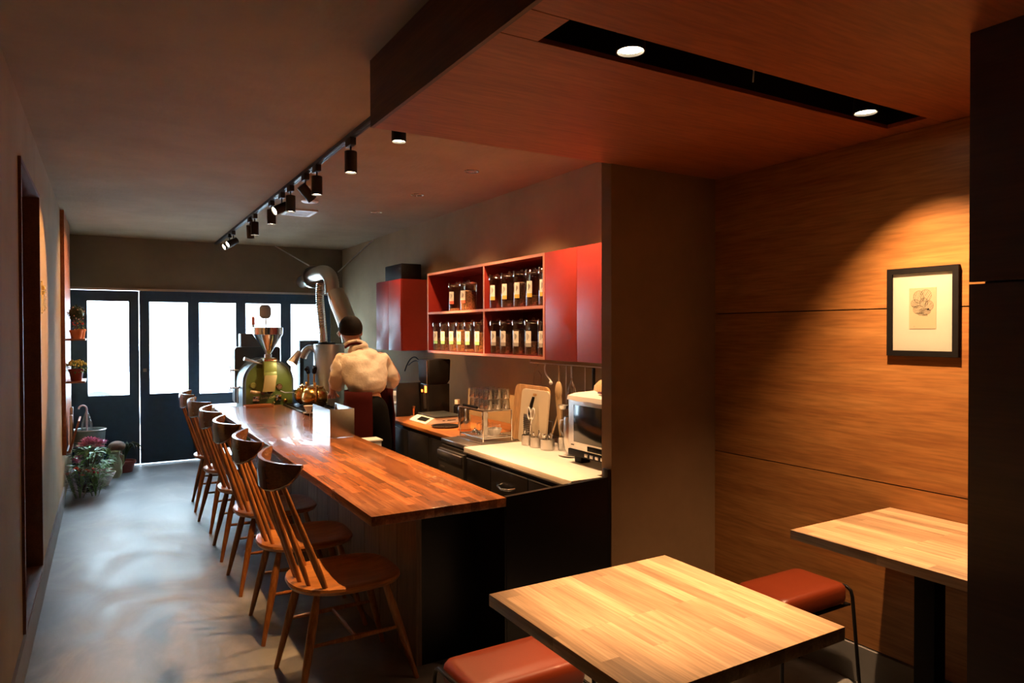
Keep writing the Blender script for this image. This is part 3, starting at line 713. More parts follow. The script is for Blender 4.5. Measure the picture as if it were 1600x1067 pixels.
# ------------------------------------------------------------------ kitchen counters
t = thing('kitchen_counter', 'black lacquered drawer unit under a cream worktop beside the partition wall', 'kitchen unit', (2.2, 3.2, 0))
obj('worktop', MB().box(1.865, 2.64, 2.68, 3.75, .772, .80, .003).box(1.865, 2.05, 2.63, 2.683, .772, .80), M['cream'], t)
obj('worktop_edge', MB().box(1.862, 1.868, 2.675, 3.75, .766, .773), M['alu'], t)
obj('body', MB().box(1.89, 2.63, 2.675, 3.735, 0.06, .766), M['blackgloss'], t)
for (a, c, l) in ((2.70, 3.02, 0), (3.03, 3.42, 1), (3.43, 3.72, 2)):
    d = obj('drawer_front', MB().box(1.872, 1.89, a, c, .45, .735, .002), M['blackgloss'], t)
    obj('drawer_rim', MB().box(1.869, 1.873, a, c, .735, .740), M['alu'], d)
    if l < 2:
        m_ = (a+c)/2
        obj('handle', MB().tube([(1.872, m_+.07, .66), (1.84, m_+.06, .655), (1.828, m_, .65), (1.84, m_-.06, .655), (1.872, m_-.07, .66)], .006, 10), M['chrome'], d)
        obj('handle_glint', MB().sph((1.872, m_-.01, .60), .03, 14, (.35, 1.0, .55)), M['chrome'], d)  # chrome oval stands in for the highlight below the handle
t = thing('dishwasher', 'metal under-counter machine with grey handles beside the cream worktop', 'appliance', (2.2, 3.93, 0))
obj('body', MB().box(1.89, 2.5, 3.76, 4.13, .06, .762), M['charcoal'], t)
obj('door', MB().box(1.868, 1.89, 3.765, 4.125, .30, .745, .004), mat('dark steel door', (.10, .095, .09), .35, .7), t)
obj('control_strip', MB().box(1.855, 1.87, 3.77, 4.12, .685, .735, .004), M['steel'], t)
obj('handle', MB().box(1.835, 1.868, 3.77, 4.12, .485, .535, .008), M['white'], t)
obj('badge', MB().box(1.865, 1.8685, 4.03, 4.09, .62, .635), M['alu'], t)
t = thing('sink_unit', 'wooden worktop on charcoal base cabinets running behind the bar', 'kitchen unit', (2.2, 4.9, 0))
obj('worktop', MB().box(1.97, 2.64, 4.16, 5.35, .775, .80, .003), M['worktop'], t)
obj('sink_rim', MB().box(1.90, 2.60, 3.755, 4.155, .774, .799, .003), M['steel'], t)
obj('body', MB().box(2.0, 2.63, 4.15, 5.32, .06, .775), M['charcoal'], t)
for (a, c) in ((4.155, 4.54), (4.545, 4.93), (4.935, 5.32)):
    d = obj('door', MB().box(1.98, 1.998, a, c, .08, .745, .002), M['charcoal'], t)
    obj('door_rim', MB().box(1.978, 1.981, a, c-.05, .745, .748), M['alu'], d)
t = thing('back_counter', 'dark counter at the far end of the kitchen behind the person', 'kitchen unit', (2.25, 6.0, 0))
obj('body', MB().box(2.06, 2.63, 5.42, 6.6, 0, .74), M['charcoal'], t)
obj('worktop', MB().box(2.04, 2.64, 5.40, 6.62, .74, .765, .003), M['charcoal'], t)

# microwave
t = thing('toaster_oven', 'silver oven with dark glass door at the right end of the cream worktop', 'oven', (2.35, 2.88, .80))
mx0, my0, my1, mz0, mz1 = 2.14, 2.69, 3.035, .84, 1.155
obj('body', MB().box(mx0+.01, 2.52, my0, my1, mz0, mz1-.015, .008), M['alu'], t)
obj('top_panel', MB().box(mx0-.01, 2.53, my0, my1+.01, mz1-.02, mz1, .008), M['steel'], t)
d = obj('door', MB().box(mx0-.005, mx0+.01, my0, my1, mz0+.035, mz1-.02, .003), M['alu'], t)
obj('door_glass', MB().box(mx0-.008, mx0-.005, my0, my1-.05, mz0+.075, mz1-.045, .001), M['screen'], d)
obj('display', MB().box(mx0-.008, mx0-.005, my0, my1-.17, mz0+.04, mz0+.065), M['screen'], d)
obj('badge', MB().box(mx0-.007, mx0-.005, my1-.05, my1-.025, mz0+.055, mz0+.06), M['ink'], d)
cp = obj('control_panel', MB().box(mx0-.008, mx0+.01, my0, my1, mz0, mz0+.033, .002), M['black'], t)
for k in range(4): obj('button', MB().box(mx0-.012, mx0-.008, my1-.175-.045*k, my1-.15-.045*k, mz0+.008, mz0+.024, .001), M['alu'], cp)
for (fx, fy) in ((mx0+.05, my1-.05), (mx0+.05, my0+.04), (2.48, my1-.05), (2.48, my0+.04)): obj('foot', MB().box(fx-.03, fx+.03, fy-.03, fy+.03, .80, mz0, .004), M['black'], t)
# cloth, dome and bowls on top of it
t = thing('folded_cloth', 'cream folded cloth lying over the top of the silver oven', 'cloth', (2.3, 2.87, mz1))
b = MB(); n = 10; rings = []
for i in range(n+1):
    y_ = 3.03-.32*i/n; dz = .006*math.sin(i*1.3)
    rings.append([(mx0-.02, y_, mz1-.02+dz*.4), (mx0-.012, y_, mz1+.002), (mx0+.03, y_, mz1+.012+dz), (2.3, y_, mz1+.016+dz), (2.45, y_, mz1+.008), (2.45, y_, mz1), (2.3, y_, mz1+.001), (mx0+.03, y_, mz1+.001), (mx0-.011, y_, mz1-.002), (mx0-.013, y_, mz1-.02)])
obj('cloth', b.loft(rings), M['paper'], t)
t = thing('straw_hat_basket', 'pale domed basket resting on top of the oven against the wall', 'basket', (2.42, 2.95, mz1+.02))
obj('dome', MB().lathe([(.13, 0), (.125, .03), (.10, .055), (.06, .072), (.0, .078)], (2.40, 2.95, mz1+.017), 28), M['spoonw'], t)
t = thing('paper_bowl', 'small cream bowl on a red cloth on top of the oven by the partition', 'bowl', (2.24, 2.74, mz1+.02))
obj('bowl', MB().lathe([(.0, .0), (.025, .0), (.045, .03), (.05, .045), (.046, .045), (.03, .01), (.0, .006)], (2.23, 2.755, mz1+.034), 20), M['white'], t)
tag(obj('red_cloth', MB().box(2.17, 2.30, 2.70, 2.83, mz1+.022, mz1+.033, .004), M['redpot']), 'folded red cloth under the small bowl on top of the oven', 'cloth')
# steel milk jug and saucer
t = thing('steel_pitcher', 'tall steel pitcher beside the silver oven', 'pitcher', (2.26, 3.17, .80))
obj('body', MB().lathe([(.0, .006), (.028, .006), (.045, .03), (.055, .07), (.056, .20), (.05, .215), (.048, .215), (.053, .2), (.05, .07), (.0, .02)], (2.26, 3.165, .806), 28), M['steel'], t)
obj('handle', MB().tube([(2.25, 3.215, 1.0), (2.24, 3.26, .99), (2.24, 3.265, .93), (2.25, 3.22, .88)], .005, 8), M['steel'], t)
tag(obj('white_saucer', MB().lathe([(.0, .0), (.05, .0), (.085, .008), (.084, .011), (.05, .004), (.0, .004)], (2.26, 3.165, .80), 28), M['white']), 'white saucer under the steel pitcher', 'saucer')
# three steel cutlery cups
def cutlery_cup(x, y, r, lab, n, which):
    t = thing('cutlery_cup', lab, 'cup', (x, y, .80), 0, 'steel cutlery cups')
    obj('cup', MB().lathe([(.0, .002), (r*.98, .002), (r, .006), (r, .062), (r*.95, .062), (r*.94, .01), (.0, .01)], (x, y, .80), 26), M['alu'], t)
    for k in range(n):
        a = 2*PI*k/n+.3; rr = r*.55
        p0 = Vector((x+rr*.5*math.cos(a), y+rr*.5*math.sin(a), .815)); p1 = Vector((x+rr*1.2*math.cos(a), y+rr*1.2*math.sin(a), .80+.078+.018*random.random()))
        s = thing('teaspoon', 'steel teaspoon standing in the '+which+' steel cup', 'spoon', tuple(p0), 0, 'spoons in the '+which+' cup')
        obj('spoon_handle', MB().tube([p0, p0.lerp(p1, .5), p1], [.0018, .002, .0035], 6), M['chrome'], s)
        obj('spoon_tip', MB().sph(p1, .008, 8, (.5, .8, 1)), M['chrome'], s)
cutlery_cup(2.235, 3.615, .036, 'steel cup of teaspoons, leftmost of the three on the cream worktop', 4, 'leftmost')
cutlery_cup(2.235, 3.512, .037, 'steel cup of teaspoons, middle one of the three', 4, 'middle')
cutlery_cup(2.245, 3.405, .042, 'steel cup of teaspoons, rightmost and largest of the three', 6, 'rightmost')
t = thing('glass_tumbler', 'small clear glass right of the three steel cups', 'glass', (2.30, 3.33, .80), 0)
obj('glass', MB().lathe([(.0, .004), (.026, .004), (.03, .08), (.028, .08), (.024, .01), (.0, .01)], (2.30, 3.33, .80), 20), M['tumbler'], t)
# cutting boards in a stand
def lean(mb_poly, x, z0, thick, leanx, zt):
    pass
def board(name, y0, y1, z0, z1, x, lean_, matl, lab, rad=.03, hole=False, th_=.014):
    t = thing(name, lab, 'cutting board', (x, (y0+y1)/2, z0))
    P = rrect(y0, y1, z0, z1, rad, 6)
    b = MB()
    b.loft([[(x+lean_*(p[1]-z0), p[0], p[1]) for p in P], [(x+th_+lean_*(p[1]-z0), p[0], p[1]) for p in P]])
    obj('board', b, matl, t)
    if hole:
        ym = (y0+y1)/2; zz = z1-.03
        Q = rrect(ym-.022, ym+.022, zz-.007, zz+.007, .0065, 5)
        obj('grip_slot', MB().loft([[(x-.001+lean_*(p[1]-z0), p[0], p[1]) for p in Q], [(x+.002+lean_*(p[1]-z0), p[0], p[1]) for p in Q]]), M['boardw'], t)
board('wooden_cutting_board', 3.50, 3.90, .802, 1.155, 2.285, .10, M['boardw'], 'large orange wooden cutting board leaning behind the white one', .045)
board('plastic_cutting_board', 3.46, 3.775, .802, 1.135, 2.262, .10, mat('ivory plastic board', (.62, .52, .36), .5), 'ivory plastic cutting board leaning in front of the wooden one', .03, True, .01)
t = thing('board_stand', 'low dark steel stand holding the cutting boards upright', 'stand', (2.33, 3.68, .80))
obj('frame', MB().tube([(2.245, 3.82, .803), (2.36, 3.82, .803), (2.372, 3.82, .94), (2.372, 3.54, .94), (2.36, 3.54, .803), (2.245, 3.54, .803)], .004, 8), M['steel'], t)
t = thing('box_grater', 'flat steel grater standing in front of the ivory board', 'grater', (2.25, 3.66, .8))
b = MB().box(2.246, 2.250, 3.60, 3.68, .802, .985, .001)
obj('blade', b, M['steel'], t)
b = MB()
for i in range(5):
    for j in range(12): b.box(2.243, 2.246, 3.608+i*.0155, 3.615+i*.0155, .825+j*.012, .829+j*.012)
obj('teeth', b, M['darkgrey'], t)
t = thing('kitchen_knife', 'black handled knife standing against the ivory cutting board', 'knife', (2.25, 3.60, .9))
obj('handle', MB().tube([(2.268, 3.595, 1.095), (2.256, 3.60, 1.05), (2.250, 3.612, .985)], [.009, .011, .010], 10, sx=1.0), M['blackgloss'], t)
obj('blade', MB().prism([(3.604, .985), (3.624, .985), (3.63, .85), (3.618, .805)], 'X', 2.2515, 2.2535), M['steel'], t)
t = thing('kitchen_scissors', 'white handled kitchen scissors hanging in front of the ivory board', 'scissors', (2.245, 3.58, .85))
for s in (-1, 1):
    yc = 3.578+s*.022
    ring_ = [(2.238, yc+.018*math.cos(a)+s*.004*math.sin(a), .995+.036*math.sin(a)) for a in [k*2*PI/16 for k in range(17)]]
    obj('grip', MB().tube(ring_, .0042, 8), M['white'], t)
    obj('scissor_blade', MB().tube([(2.238, yc-s*.004, .972), (2.239, 3.578, .935), (2.24, 3.578-s*.012, .86)], [.004, .004, .0015], 6), M['chrome'], t)
# hanging utensils
t = thing('utensil_rail', 'thin steel rail under the red cabinets', 'rail', (2.36, 3.3, CZ0))
obj('bar', MB().tube([(2.36, 3.78, CZ0), (2.36, 3.78, CZ0-.025), (2.36, 3.0, CZ0-.025), (2.36, 3.0, CZ0)], .004, 8), M['steel'], t)
def hung(name, lab, cat, y, build):
    t = thing(name, lab, cat, (2.36, y, CZ0-.025)); build(t, 2.345, y, CZ0-.03)
def spoon(t, x, y, z):
    obj('handle', MB().tube([(x, y, z), (x, y, z-.10)], [.005, .006], 8), M['spoonw'], t)
    obj('bowl', MB().sph((x, y+.004, z-.15), .055, 18, (.25, .62, 1.0)), M['spoonw'], t)
    obj('paddle', MB().loft([[(x-.006, y-.022, z-.18), (x+.006, y-.022, z-.18), (x+.006, y+.034, z-.18), (x-.006, y+.034, z-.18)], [(x-.005, y-.028, z-.32), (x+.005, y-.028, z-.32), (x+.005, y+.012, z-.32), (x-.005, y+.012, z-.32)], [(x-.003, y-.02, z-.43), (x+.003, y-.02, z-.43), (x+.003, y-.008, z-.43), (x-.003, y-.008, z-.43)]]), M['spoonw'], t)
hung('wooden_spatula', 'long pale wooden spatula and spoon hanging right of the cutting boards', 'spatula', 3.43, spoon)
def whisk(t, x, y, z):
    obj('handle', MB().cyl((x, y, z), (x, y, z-.07), .006), M['steel'], t)
    b = MB()
    for k in range(6):
        a = PI*k/6; c_, s_ = math.cos(a)*.028, math.sin(a)*.028
        b.tube([(x, y, z-.07), (x+c_*.6, y+s_*.6, z-.11), (x+c_, y+s_, z-.16), (x+c_*.4, y+s_*.4, z-.195), (x, y, z-.2), (x-c_*.4, y-s_*.4, z-.195), (x-c_, y-s_, z-.16), (x-c_*.6, y-s_*.6, z-.11), (x, y, z-.07)], .0011, 5)
    obj('wires', b, M['chrome'], t)
hung('wire_whisk', 'wire whisk hanging under the red cabinet right of the wooden spatula', 'whisk', 3.30, whisk)
def ladle(t, x, y, z):
    obj('handle', MB().tube([(x, y, z), (x, y+.004, z-.12), (x, y, z-.22)], [.003, .004, .004], 8), M['steel'], t)
    obj('bowl', MB().lathe([(.0, -.03), (.025, -.022), (.034, 0), (.031, 0), (.02, -.018), (.0, -.025)], (x-.02, y, z-.23), 18), M['steel'], t)
hung('steel_ladle', 'steel ladle hanging between the whisk and the wooden spatula', 'ladle', 3.355, ladle)
def strainer(t, x, y, z):
    obj('handle', MB().tube([(x, y, z), (x, y, z-.17)], .003, 8), M['steel'], t)
    obj('rim', MB().tube([(x, y+.045*math.sin(k*PI/10), z-.215-.045*math.cos(k*PI/10+PI)) for k in range(21)], .002, 6), M['copper'], t)
    obj('mesh', MB().lathe([(.043, 0), (.03, .02), (.0, .03)], (x, y, z-.215), 18, Matrix.Rotation(R(90), 3, 'Y')), mat('strainer mesh', (.32, .18, .07), .5, .6), t)
hung('wire_strainer', 'round copper coloured strainer hanging just left of the oven', 'strainer', 3.17, strainer)
def blackh(t, x, y, z):
    obj('handle', MB().box(x-.005, x+.005, y-.012, y+.012, z-.12, z, .005), M['black'], t)
hung('black_spatula', 'black handled spatula hanging above the oven', 'spatula', 3.09, blackh)
def loopu(t, x, y, z):
    obj('handle', MB().tube(bez((x, y+.03, z), (x, y+.06, z-.06), (x, y-.02, z-.08), (x, y-.03, z-.10)), [.005]*11, 8), M['white'], t)
    obj('head', MB().sph((x, y-.03, z-.11), .013, 10, (.6, 1.3, 1)), M['white'], t)
hung('white_ladle', 'white curved ladle hanging above the cutting boards', 'ladle', 3.55, loopu)
def wireloop(t, x, y, z):
    obj('loop', MB().tube([(x, y, z), (x, y+.05, z-.06), (x, y+.055, z-.13), (x, y+.02, z-.155), (x, y-.03, z-.15), (x, y-.035, z-.07), (x, y, z-.045)], .0018, 6), M['chrome'], t)
hung('wire_holder', 'bent wire holder hanging above the left side of the cutting boards', 'holder', 3.66, wireloop)
t = thing('wooden_stick', 'thin wooden stirring stick leaning right of the cutting boards', 'stick', (2.28, 3.45, .8))
obj('stick', MB().cyl((2.28, 3.455, .802), (2.36, 3.46, 1.0), .005), M['spoonw'], t)

# dish rack and tumblers
t = thing('dish_rack', 'two-level steel dish rack with glasses on top', 'dish rack', (2.15, 3.9, .80))
rx0, rx1, ry0, ry1 = 2.02, 2.225, 3.79, 4.11
for (px, py) in ((rx0, ry0), (rx0, ry1), (rx1, ry0), (rx1, ry1)): obj('post', MB().tube([(px, py, .801), (px, py, 1.0)], .004, 8), M['chrome'], t)
b = MB().tube([(rx0, ry0, 1.0), (rx0, ry1, 1.0), (rx1, ry1, 1.0), (rx1, ry0, 1.0), (rx0, ry0, 1.0)], .005, 8)
for k in range(1, 12): b.tube([(rx0, ry0+(ry1-ry0)*k/12, .999), (rx1, ry0+(ry1-ry0)*k/12, .999)], .0016, 5)
obj('top_shelf', b, M['chrome'], t)
b = MB().tube([(rx0, ry0, .83), (rx0, ry1, .83), (rx1, ry1, .83), (rx1, ry0, .83), (rx0, ry0, .83)], .004, 8)
for k in range(1, 12): b.tube([(rx0, ry0+(ry1-ry0)*k/12, .83), (rx1, ry0+(ry1-ry0)*k/12, .83)], .0016, 5)
for k in range(5): b.tube([(rx0+.1, ry1-.05-k*.05, .83), (rx0+.1, ry1-.05-k*.05, .89), (rx0+.16, ry1-.05-k*.05, .9), (rx0+.16, ry1-.05-k*.05, .83)], .0016, 5)
obj('lower_shelf', b, M['chrome'], t)
tag(obj('drip_tray', MB().box(2.00, 2.245, 3.77, 4.13, .8, .806, .002), M['steel']), 'shallow steel drip tray beneath the dish rack', 'tray')
t = thing('rolled_mat', 'black rolled mat lying across the front of the dish rack top', 'mat', (2.03, 3.96, 1.0))
obj('roll', MB().cyl((2.035, 3.90, 1.014), (2.035, 4.09, 1.014), .009), M['black'], t)
tb = None; k = 0
for lv in range(2):
    for i in range(4):
        for j in range(3):
            x = 2.075+j*.0625; y = 3.825+i*.0635; z = 1.006+lv*.066
            tl = 'clear tumbler on the dish rack, %s layer, %s, %s' % (('lower', 'upper')[lv], ('row nearest the cutting boards', 'second row', 'third row', 'row nearest the canister')[i], ('aisle side', 'middle', 'wall side')[j])
            if tb is None:
                tb = thing('glass_tumbler', tl, 'glass', (x, y, z), 0, 'tumblers stacked on the dish rack')
                obj('glass', MB().lathe([(.030, .0), (.031, .002), (.026, .060), (.0, .062), (.0, .055), (.022, .053), (.0285, .0)], (0, 0, 0), 16), M['tumbler'], tb, local=True)
            else: dup(tb, (x, y, z), None, tl)
t = thing('wrap_box', 'upright white carton with brown lettering standing in the dish rack', 'carton', (2.05, 3.85, .83))
obj('carton', MB().box(2.05, 2.075, 3.835, 3.865, .836, .985, .002), M['white'], t)
obj('print_marks', MB().box(2.0485, 2.05, 3.842, 3.858, .94, .965).box(2.0485, 2.05, 3.845, 3.855, .85, .92), M['ink'], t)
t = thing('glass_bowl', 'small pale bowl on the lower shelf of the dish rack', 'bowl', (2.13, 3.86, .83))
obj('bowl', MB().lathe([(.0, 0), (.03, .0), (.05, .03), (.052, .045), (.048, .045), (.028, .006), (.0, .006)], (2.14, 3.87, .8345), 20), M['white'], t)
for i, (x, y, r) in enumerate(((2.09, 3.95, .03), (2.17, 3.99, .034), (2.10, 4.05, .028))):
    tag(obj('metal_dish', MB().lathe([(.0, .03), (.008, .03), (.008, .02), (r*.6, .016), (r, .0), (r*.95, .0), (.0, .012)], (x, y, .833), 18), M['chrome']), ['shallow metal dish on the lower dish rack nearest the bowl', 'largest shallow metal dish on the lower dish rack', 'shallow metal dish on the lower dish rack nearest the canister'][i], 'dish')
t = thing('steel_canister', 'tall polished steel canister on the wooden worktop beside the dish rack', 'canister', (2.19, 4.40, .8))
obj('body', MB().lathe([(.0, .001), (.044, .001), (.045, .004), (.045, .165), (.043, .17), (.0, .172)], (2.19, 4.39, .80), 28), M['chrome'], t)
obj('base_ring', MB().lathe([(.046, .0), (.048, .0), (.048, .008), (.046, .008), (.046, 0)], (2.19, 4.39, .80), 28), M['copper'], t)
t = thing('round_tray', 'round dark metal tray lying on the wooden worktop', 'tray', (2.15, 4.58, .8))
obj('tray', MB().lathe([(.0, .002), (.09, .002), (.106, .012), (.108, .012), (.094, 0), (.0, 0)], (2.14, 4.60, .80), 32), mat('dark tray metal', (.3, .27, .24), .25, 1), t)
# scale
t = thing('digital_scale', 'white digital weighing scale with sloping front on the wooden worktop', 'scale', (2.2, 4.95, .8))
P = [(2.06, .802), (2.06, .808), (2.125, .842), (2.36, .842), (2.37, .802)]
obj('body', MB().prism(P, 'Y', 4.78, 5.10), M['white'], t, smooth=False)
q = obj('display', MB().loft([[(2.075, 4.82, .8175), (2.115, 4.82, .8385), (2.115, 4.98, .8385), (2.075, 4.98, .8175)], [(2.0735, 4.82, .8205), (2.1135, 4.82, .8415), (2.1135, 4.98, .8415), (2.0735, 4.98, .8205)]]), M['screen'], t)
obj('pan', MB().box(2.135, 2.365, 4.77, 5.11, .848, .856, .003).box(2.2, 2.3, 4.88, 5.0, .84, .85), M['darkgrey'], t)
obj('side_lettering', MB().box(2.20, 2.22, 4.779, 4.78, .818, .824).box(2.24, 2.31, 4.779, 4.78, .819, .825), M['ink'], t)
# coffee grinder / espresso machine
t = thing('coffee_grinder', 'tall black coffee grinder with glowing orange switches', 'grinder', (2.33, 5.24, .8))
obj('base', MB().box(2.23, 2.46, 5.14, 5.34, .80, .83, .004), M['black'], t)
obj('body', MB().box(2.25, 2.44, 5.16, 5.33, .83, 1.07, .006), M['blackgloss'], t)
obj('hopper', MB().loft([rr_ for rr_ in [[(x, y, z) for x, y in rrect(2.34-s, 2.34+s, 5.245-s, 5.245+s, .02)] for s, z in ((.085, 1.07), (.10, 1.10), (.105, 1.26), (.10, 1.27))]]), M['black'], t)
obj('side_rail', MB().cyl((2.235, 5.15, 1.06), (2.235, 5.15, 1.262), .004, n=8), M['chrome'], t)
obj('switch_light', MB().box(2.243, 2.25, 5.19, 5.225, 1.0, 1.055, .004), M['glow'], t)
obj('switch_light', MB().box(2.243, 2.25, 5.275, 5.29, 1.0, 1.022, .003), M['glow'], t)
obj('spout', MB().prism([(5.21, .99), (5.235, .99), (5.22, .87), (5.20, .87)], 'X', 2.235, 2.25), M['steel'], t)
t = thing('sauce_bottle', 'small dark bottle with a pale cap beside the coffee grinder', 'bottle', (2.45, 5.06, .8))
obj('body', MB().lathe([(.0, .0), (.028, .0), (.03, .01), (.03, .09), (.018, .105), (.018, .11), (.0, .11)], (2.46, 5.06, .856-.056), 20), M['black'], t)
obj('cap', MB().cyl((2.46, 5.06, .91), (2.46, 5.06, .945), .022, n=20), M['white'], t)
t = thing('portafilter', 'small chrome tamper standing beside the scale', 'tamper', (2.15, 5.27, .8))
obj('base', MB().cyl((2.16, 5.25, .80), (2.16, 5.25, .82), .028, n=20), M['chrome'], t)
obj('grip', MB().lathe([(.008, .02), (.008, .05), (.016, .07), (.014, .09), (.0, .095)], (2.16, 5.25, .80), 16), M['copper'], t)
tag(obj('black_screen_board', MB().box(2.06, 2.45, 5.362, 5.385, .742, 1.075, .003), M['charcoal']), 'thin black upright board separating the scale from the white boxes', 'board')
t = thing('flour_tub', 'white plastic tub stacked under another beside the black board', 'tub', (2.25, 5.56, .765))
obj('tub', MB().box(2.10, 2.40, 5.43, 5.72, .767, .88, .02), M['white'], t)
obj('lid', MB().box(2.09, 2.41, 5.42, 5.73, .882, .905, .008), M['white'], t)
t = thing('paper_box', 'cream flat box on top of the white tub beside the black board', 'box', (2.25, 5.56, .907))
obj('box', MB().box(2.11, 2.38, 5.44, 5.70, .907, .955, .01), M['paper'], t)
obj('lid', MB().loft([[(2.11, 5.44, .957), (2.38, 5.44, .957), (2.38, 5.70, .957), (2.11, 5.70, .957)], [(2.13, 5.46, .985), (2.36, 5.46, .985), (2.36, 5.68, .985), (2.13, 5.68, .985)]]), M['paper'], t)
t = thing('wall_cable', 'looping black cables on the wall behind the person', 'cable', (2.6, 5.7, 1.2))
obj('cable', MB().tube(bez((2.6, 6.05, .77), (2.6, 6.0, 1.30), (2.6, 6.35, 1.36), (2.6, 6.55, 1.10), 14), .006, 8).tube(bez((2.61, 6.1, .77), (2.6, 6.05, 1.24), (2.62, 6.25, 1.27), (2.62, 6.5, 1.16), 14), .005, 8), M['black'], t)

# ------------------------------------------------------------------ things on the bar
t = thing('menu_stand', 'brushed metal upright box stand on the bar, bright on its window side', 'stand', (1.4, 4.9, .776))
b = MB().box(1.31, 1.314, 4.66, 5.11, .7775, .97).box(1.314, 1.478, 4.66, 4.664, .7775, .97).box(1.474, 1.478, 4.664, 5.11, .7775, .97)
obj('panels', b, mat('satin steel sheet', (.55, .53, .50), .2, 1), t, smooth=False)
obj('salt_mill', MB().lathe([(.0, 0), (.02, 0), (.02, .12), (.012, .14), (.014, .17), (.006, .19), (.008, .2), (.0, .205)], (1.42, 4.9, .777), 16), M['chrome'], t)
t = thing('white_canister', 'small cream lidded box at the kitchen edge of the bar behind the metal stand', 'box', (1.46, 4.5, .776))
obj('box', MB().box(1.56, 1.66, 4.62, 4.74, .60, .735, .004), M['white'], t)
obj('lid', MB().box(1.553, 1.667, 4.612, 4.748, .735, .748, .003), M['white'], t)
tag(obj('bar_side_shelf', MB().box(1.492, 1.68, 4.55, 4.84, .575, .60), M['charcoal']), 'short dark shelf under the cream box on the kitchen side of the bar', 'shelf')
t = thing('wooden_tray', 'small reddish wooden tray at the far end of the bar', 'tray', (1.28, 6.98, .776))
obj('tray', MB().box(1.14, 1.40, 6.90, 7.02, .777, .793, .004).box(1.14, 1.40, 6.90, 6.908, .793, .80).box(1.14, 1.40, 7.012, 7.02, .793, .80), M['traywood'], t)
# stove and kettles
t = thing('gas_stove', 'black portable stove under the brass kettles at the far kitchen side of the bar', 'stove', (1.68, 6.8, .7))
obj('body', MB().box(1.53, 1.88, 6.35, 7.12, .72, .775, .006), M['blackgloss'], t)
b = MB()
for k in range(6): b.box(1.55, 1.87, 6.42+k*.12, 6.43+k*.12, .782, .79)
b.box(1.555, 1.565, 6.40, 7.08, .775, .785).box(1.855, 1.865, 6.40, 7.08, .775, .785)
obj('grate', b, M['black'], t)
tag(obj('stove_cabinet', MB().box(1.53, 1.88, 6.35, 7.12, 0, .718), M['charcoal']), 'dark cabinet carrying the black stove behind the bar', 'cabinet')
def kettle(x, y, s, rz, lab):
    t = thing('brass_kettle', lab, 'kettle', (x, y, .79), rz, 'brass drip kettles')
    pr_ = [(.0, .0), (.06, .0), (.085, .02), (.098, .06), (.092, .10), (.066, .13), (.05, .135)]
    obj('body', MB().lathe([(a*s, c*s) for a, c in pr_], (0, 0, 0), 28), M['brass'], t, local=True)
    obj('lid', MB().lathe([(a*s, c*s) for a, c in [(.056, .134), (.060, .138), (.060, .146), (.03, .152), (.0, .154)]], (0, 0, 0), 28).sph((0, 0, .165*s), .012*s, 10), M['brass'], t, local=True)
    obj('spout', MB().tube([(a*s, 0, c*s) for a, c in ((.085, .03), (.13, .04), (.145, .09), (.15, .14), (.18, .165))], [.013*s, .010*s, .008*s, .007*s, .006*s], 10), M['brass'], t, local=True)
    hh = obj('handle', MB().tube([(-.075*s, 0, .10*s), (-.08*s, 0, .17*s), (-.07*s, 0, .25*s), (-.03*s, 0, .275*s)], [.013*s, .015*s, .014*s, .012*s], 10, sx=.6), M['brass'], t, local=True)
    obj('grip', MB().tube([(-.07*s, 0, .245*s), (-.035*s, 0, .283*s), (.02, 0, .275*s)], [.016*s, .018*s, .014*s], 10), M['black'], hh, local=True)
kettle(1.71, 6.58, 1.3, R(-100), 'brass kettle nearer the camera on the black stove')
kettle(1.715, 6.92, 1.22, R(-115), 'brass kettle farther back, half hidden behind the other')
t = thing('dripper_stand', 'small white dripper cup on a wire stand beside the metal box stand', 'dripper', (1.45, 5.75, .776))
obj('cup', MB().lathe([(.0, .0), (.015, .0), (.04, .05), (.042, .055), (.037, .055), (.012, .006), (.0, .006)], (1.44, 5.75, .836), 24), M['white'], t)
b = MB().lathe([(.045, 0), (.047, .003), (.03, .003), (.03, 0), (.045, 0)], (1.44, 5.75, .832), 24)
for a in (30, 150, 270): b.tube([(1.44+.042*math.cos(R(a)), 5.75+.042*math.sin(R(a)), .832), (1.44+.034*math.cos(R(a)), 5.75+.034*math.sin(R(a)), .80), (1.44+.045*math.cos(R(a)), 5.75+.045*math.sin(R(a)), .778)], .003, 6)
obj('stand', b, M['white'], t)

# ------------------------------------------------------------------ coffee roaster
RX, RY = 1.42, 7.22
t = thing('coffee_roaster', 'green coffee roasting machine with steel hopper at the far end of the bar', 'roaster', (RX, RY+.3, 0))
RW = .228; rtop = 1.215
def arch(cx, w, z0, zt, n=16): return [(cx+w, z0)]+arc(cx, zt-w, w, 0, 180, n)+[(cx-w, z0)]
obj('front_plate', MB().prism(arch(RX, RW, .30, rtop), 'Y', RY, RY+.035), M['green'], t)
obj('drum_housing', MB().prism(arch(RX, RW+.02, .30, rtop+.02), 'Y', RY+.035, RY+.42), M['bluegrey'], t)
obj('plate_rim', MB().tube([(p[0], RY, p[1]) for p in arch(RX, RW, .30, rtop)], .007, 8), M['bluegrey'], t)
obj('base_frame', MB().box(RX-RW-.01, RX+RW+.01, RY+.02, RY+.55, 0, .30, .01), M['darkgrey'], t)
obj('rear_housing', MB().prism(rrect(RX-.26, RX+.20, .75, 1.34, .035), 'Y', RY+.43, RY+.60), M['darkgrey'], t)
obj('motor_box', MB().box(RX-.17, RX+.05, RY+.62, RY+.78, 1.1, 1.48, .01), mat('grey brown box', (.10, .085, .07), .5), t)
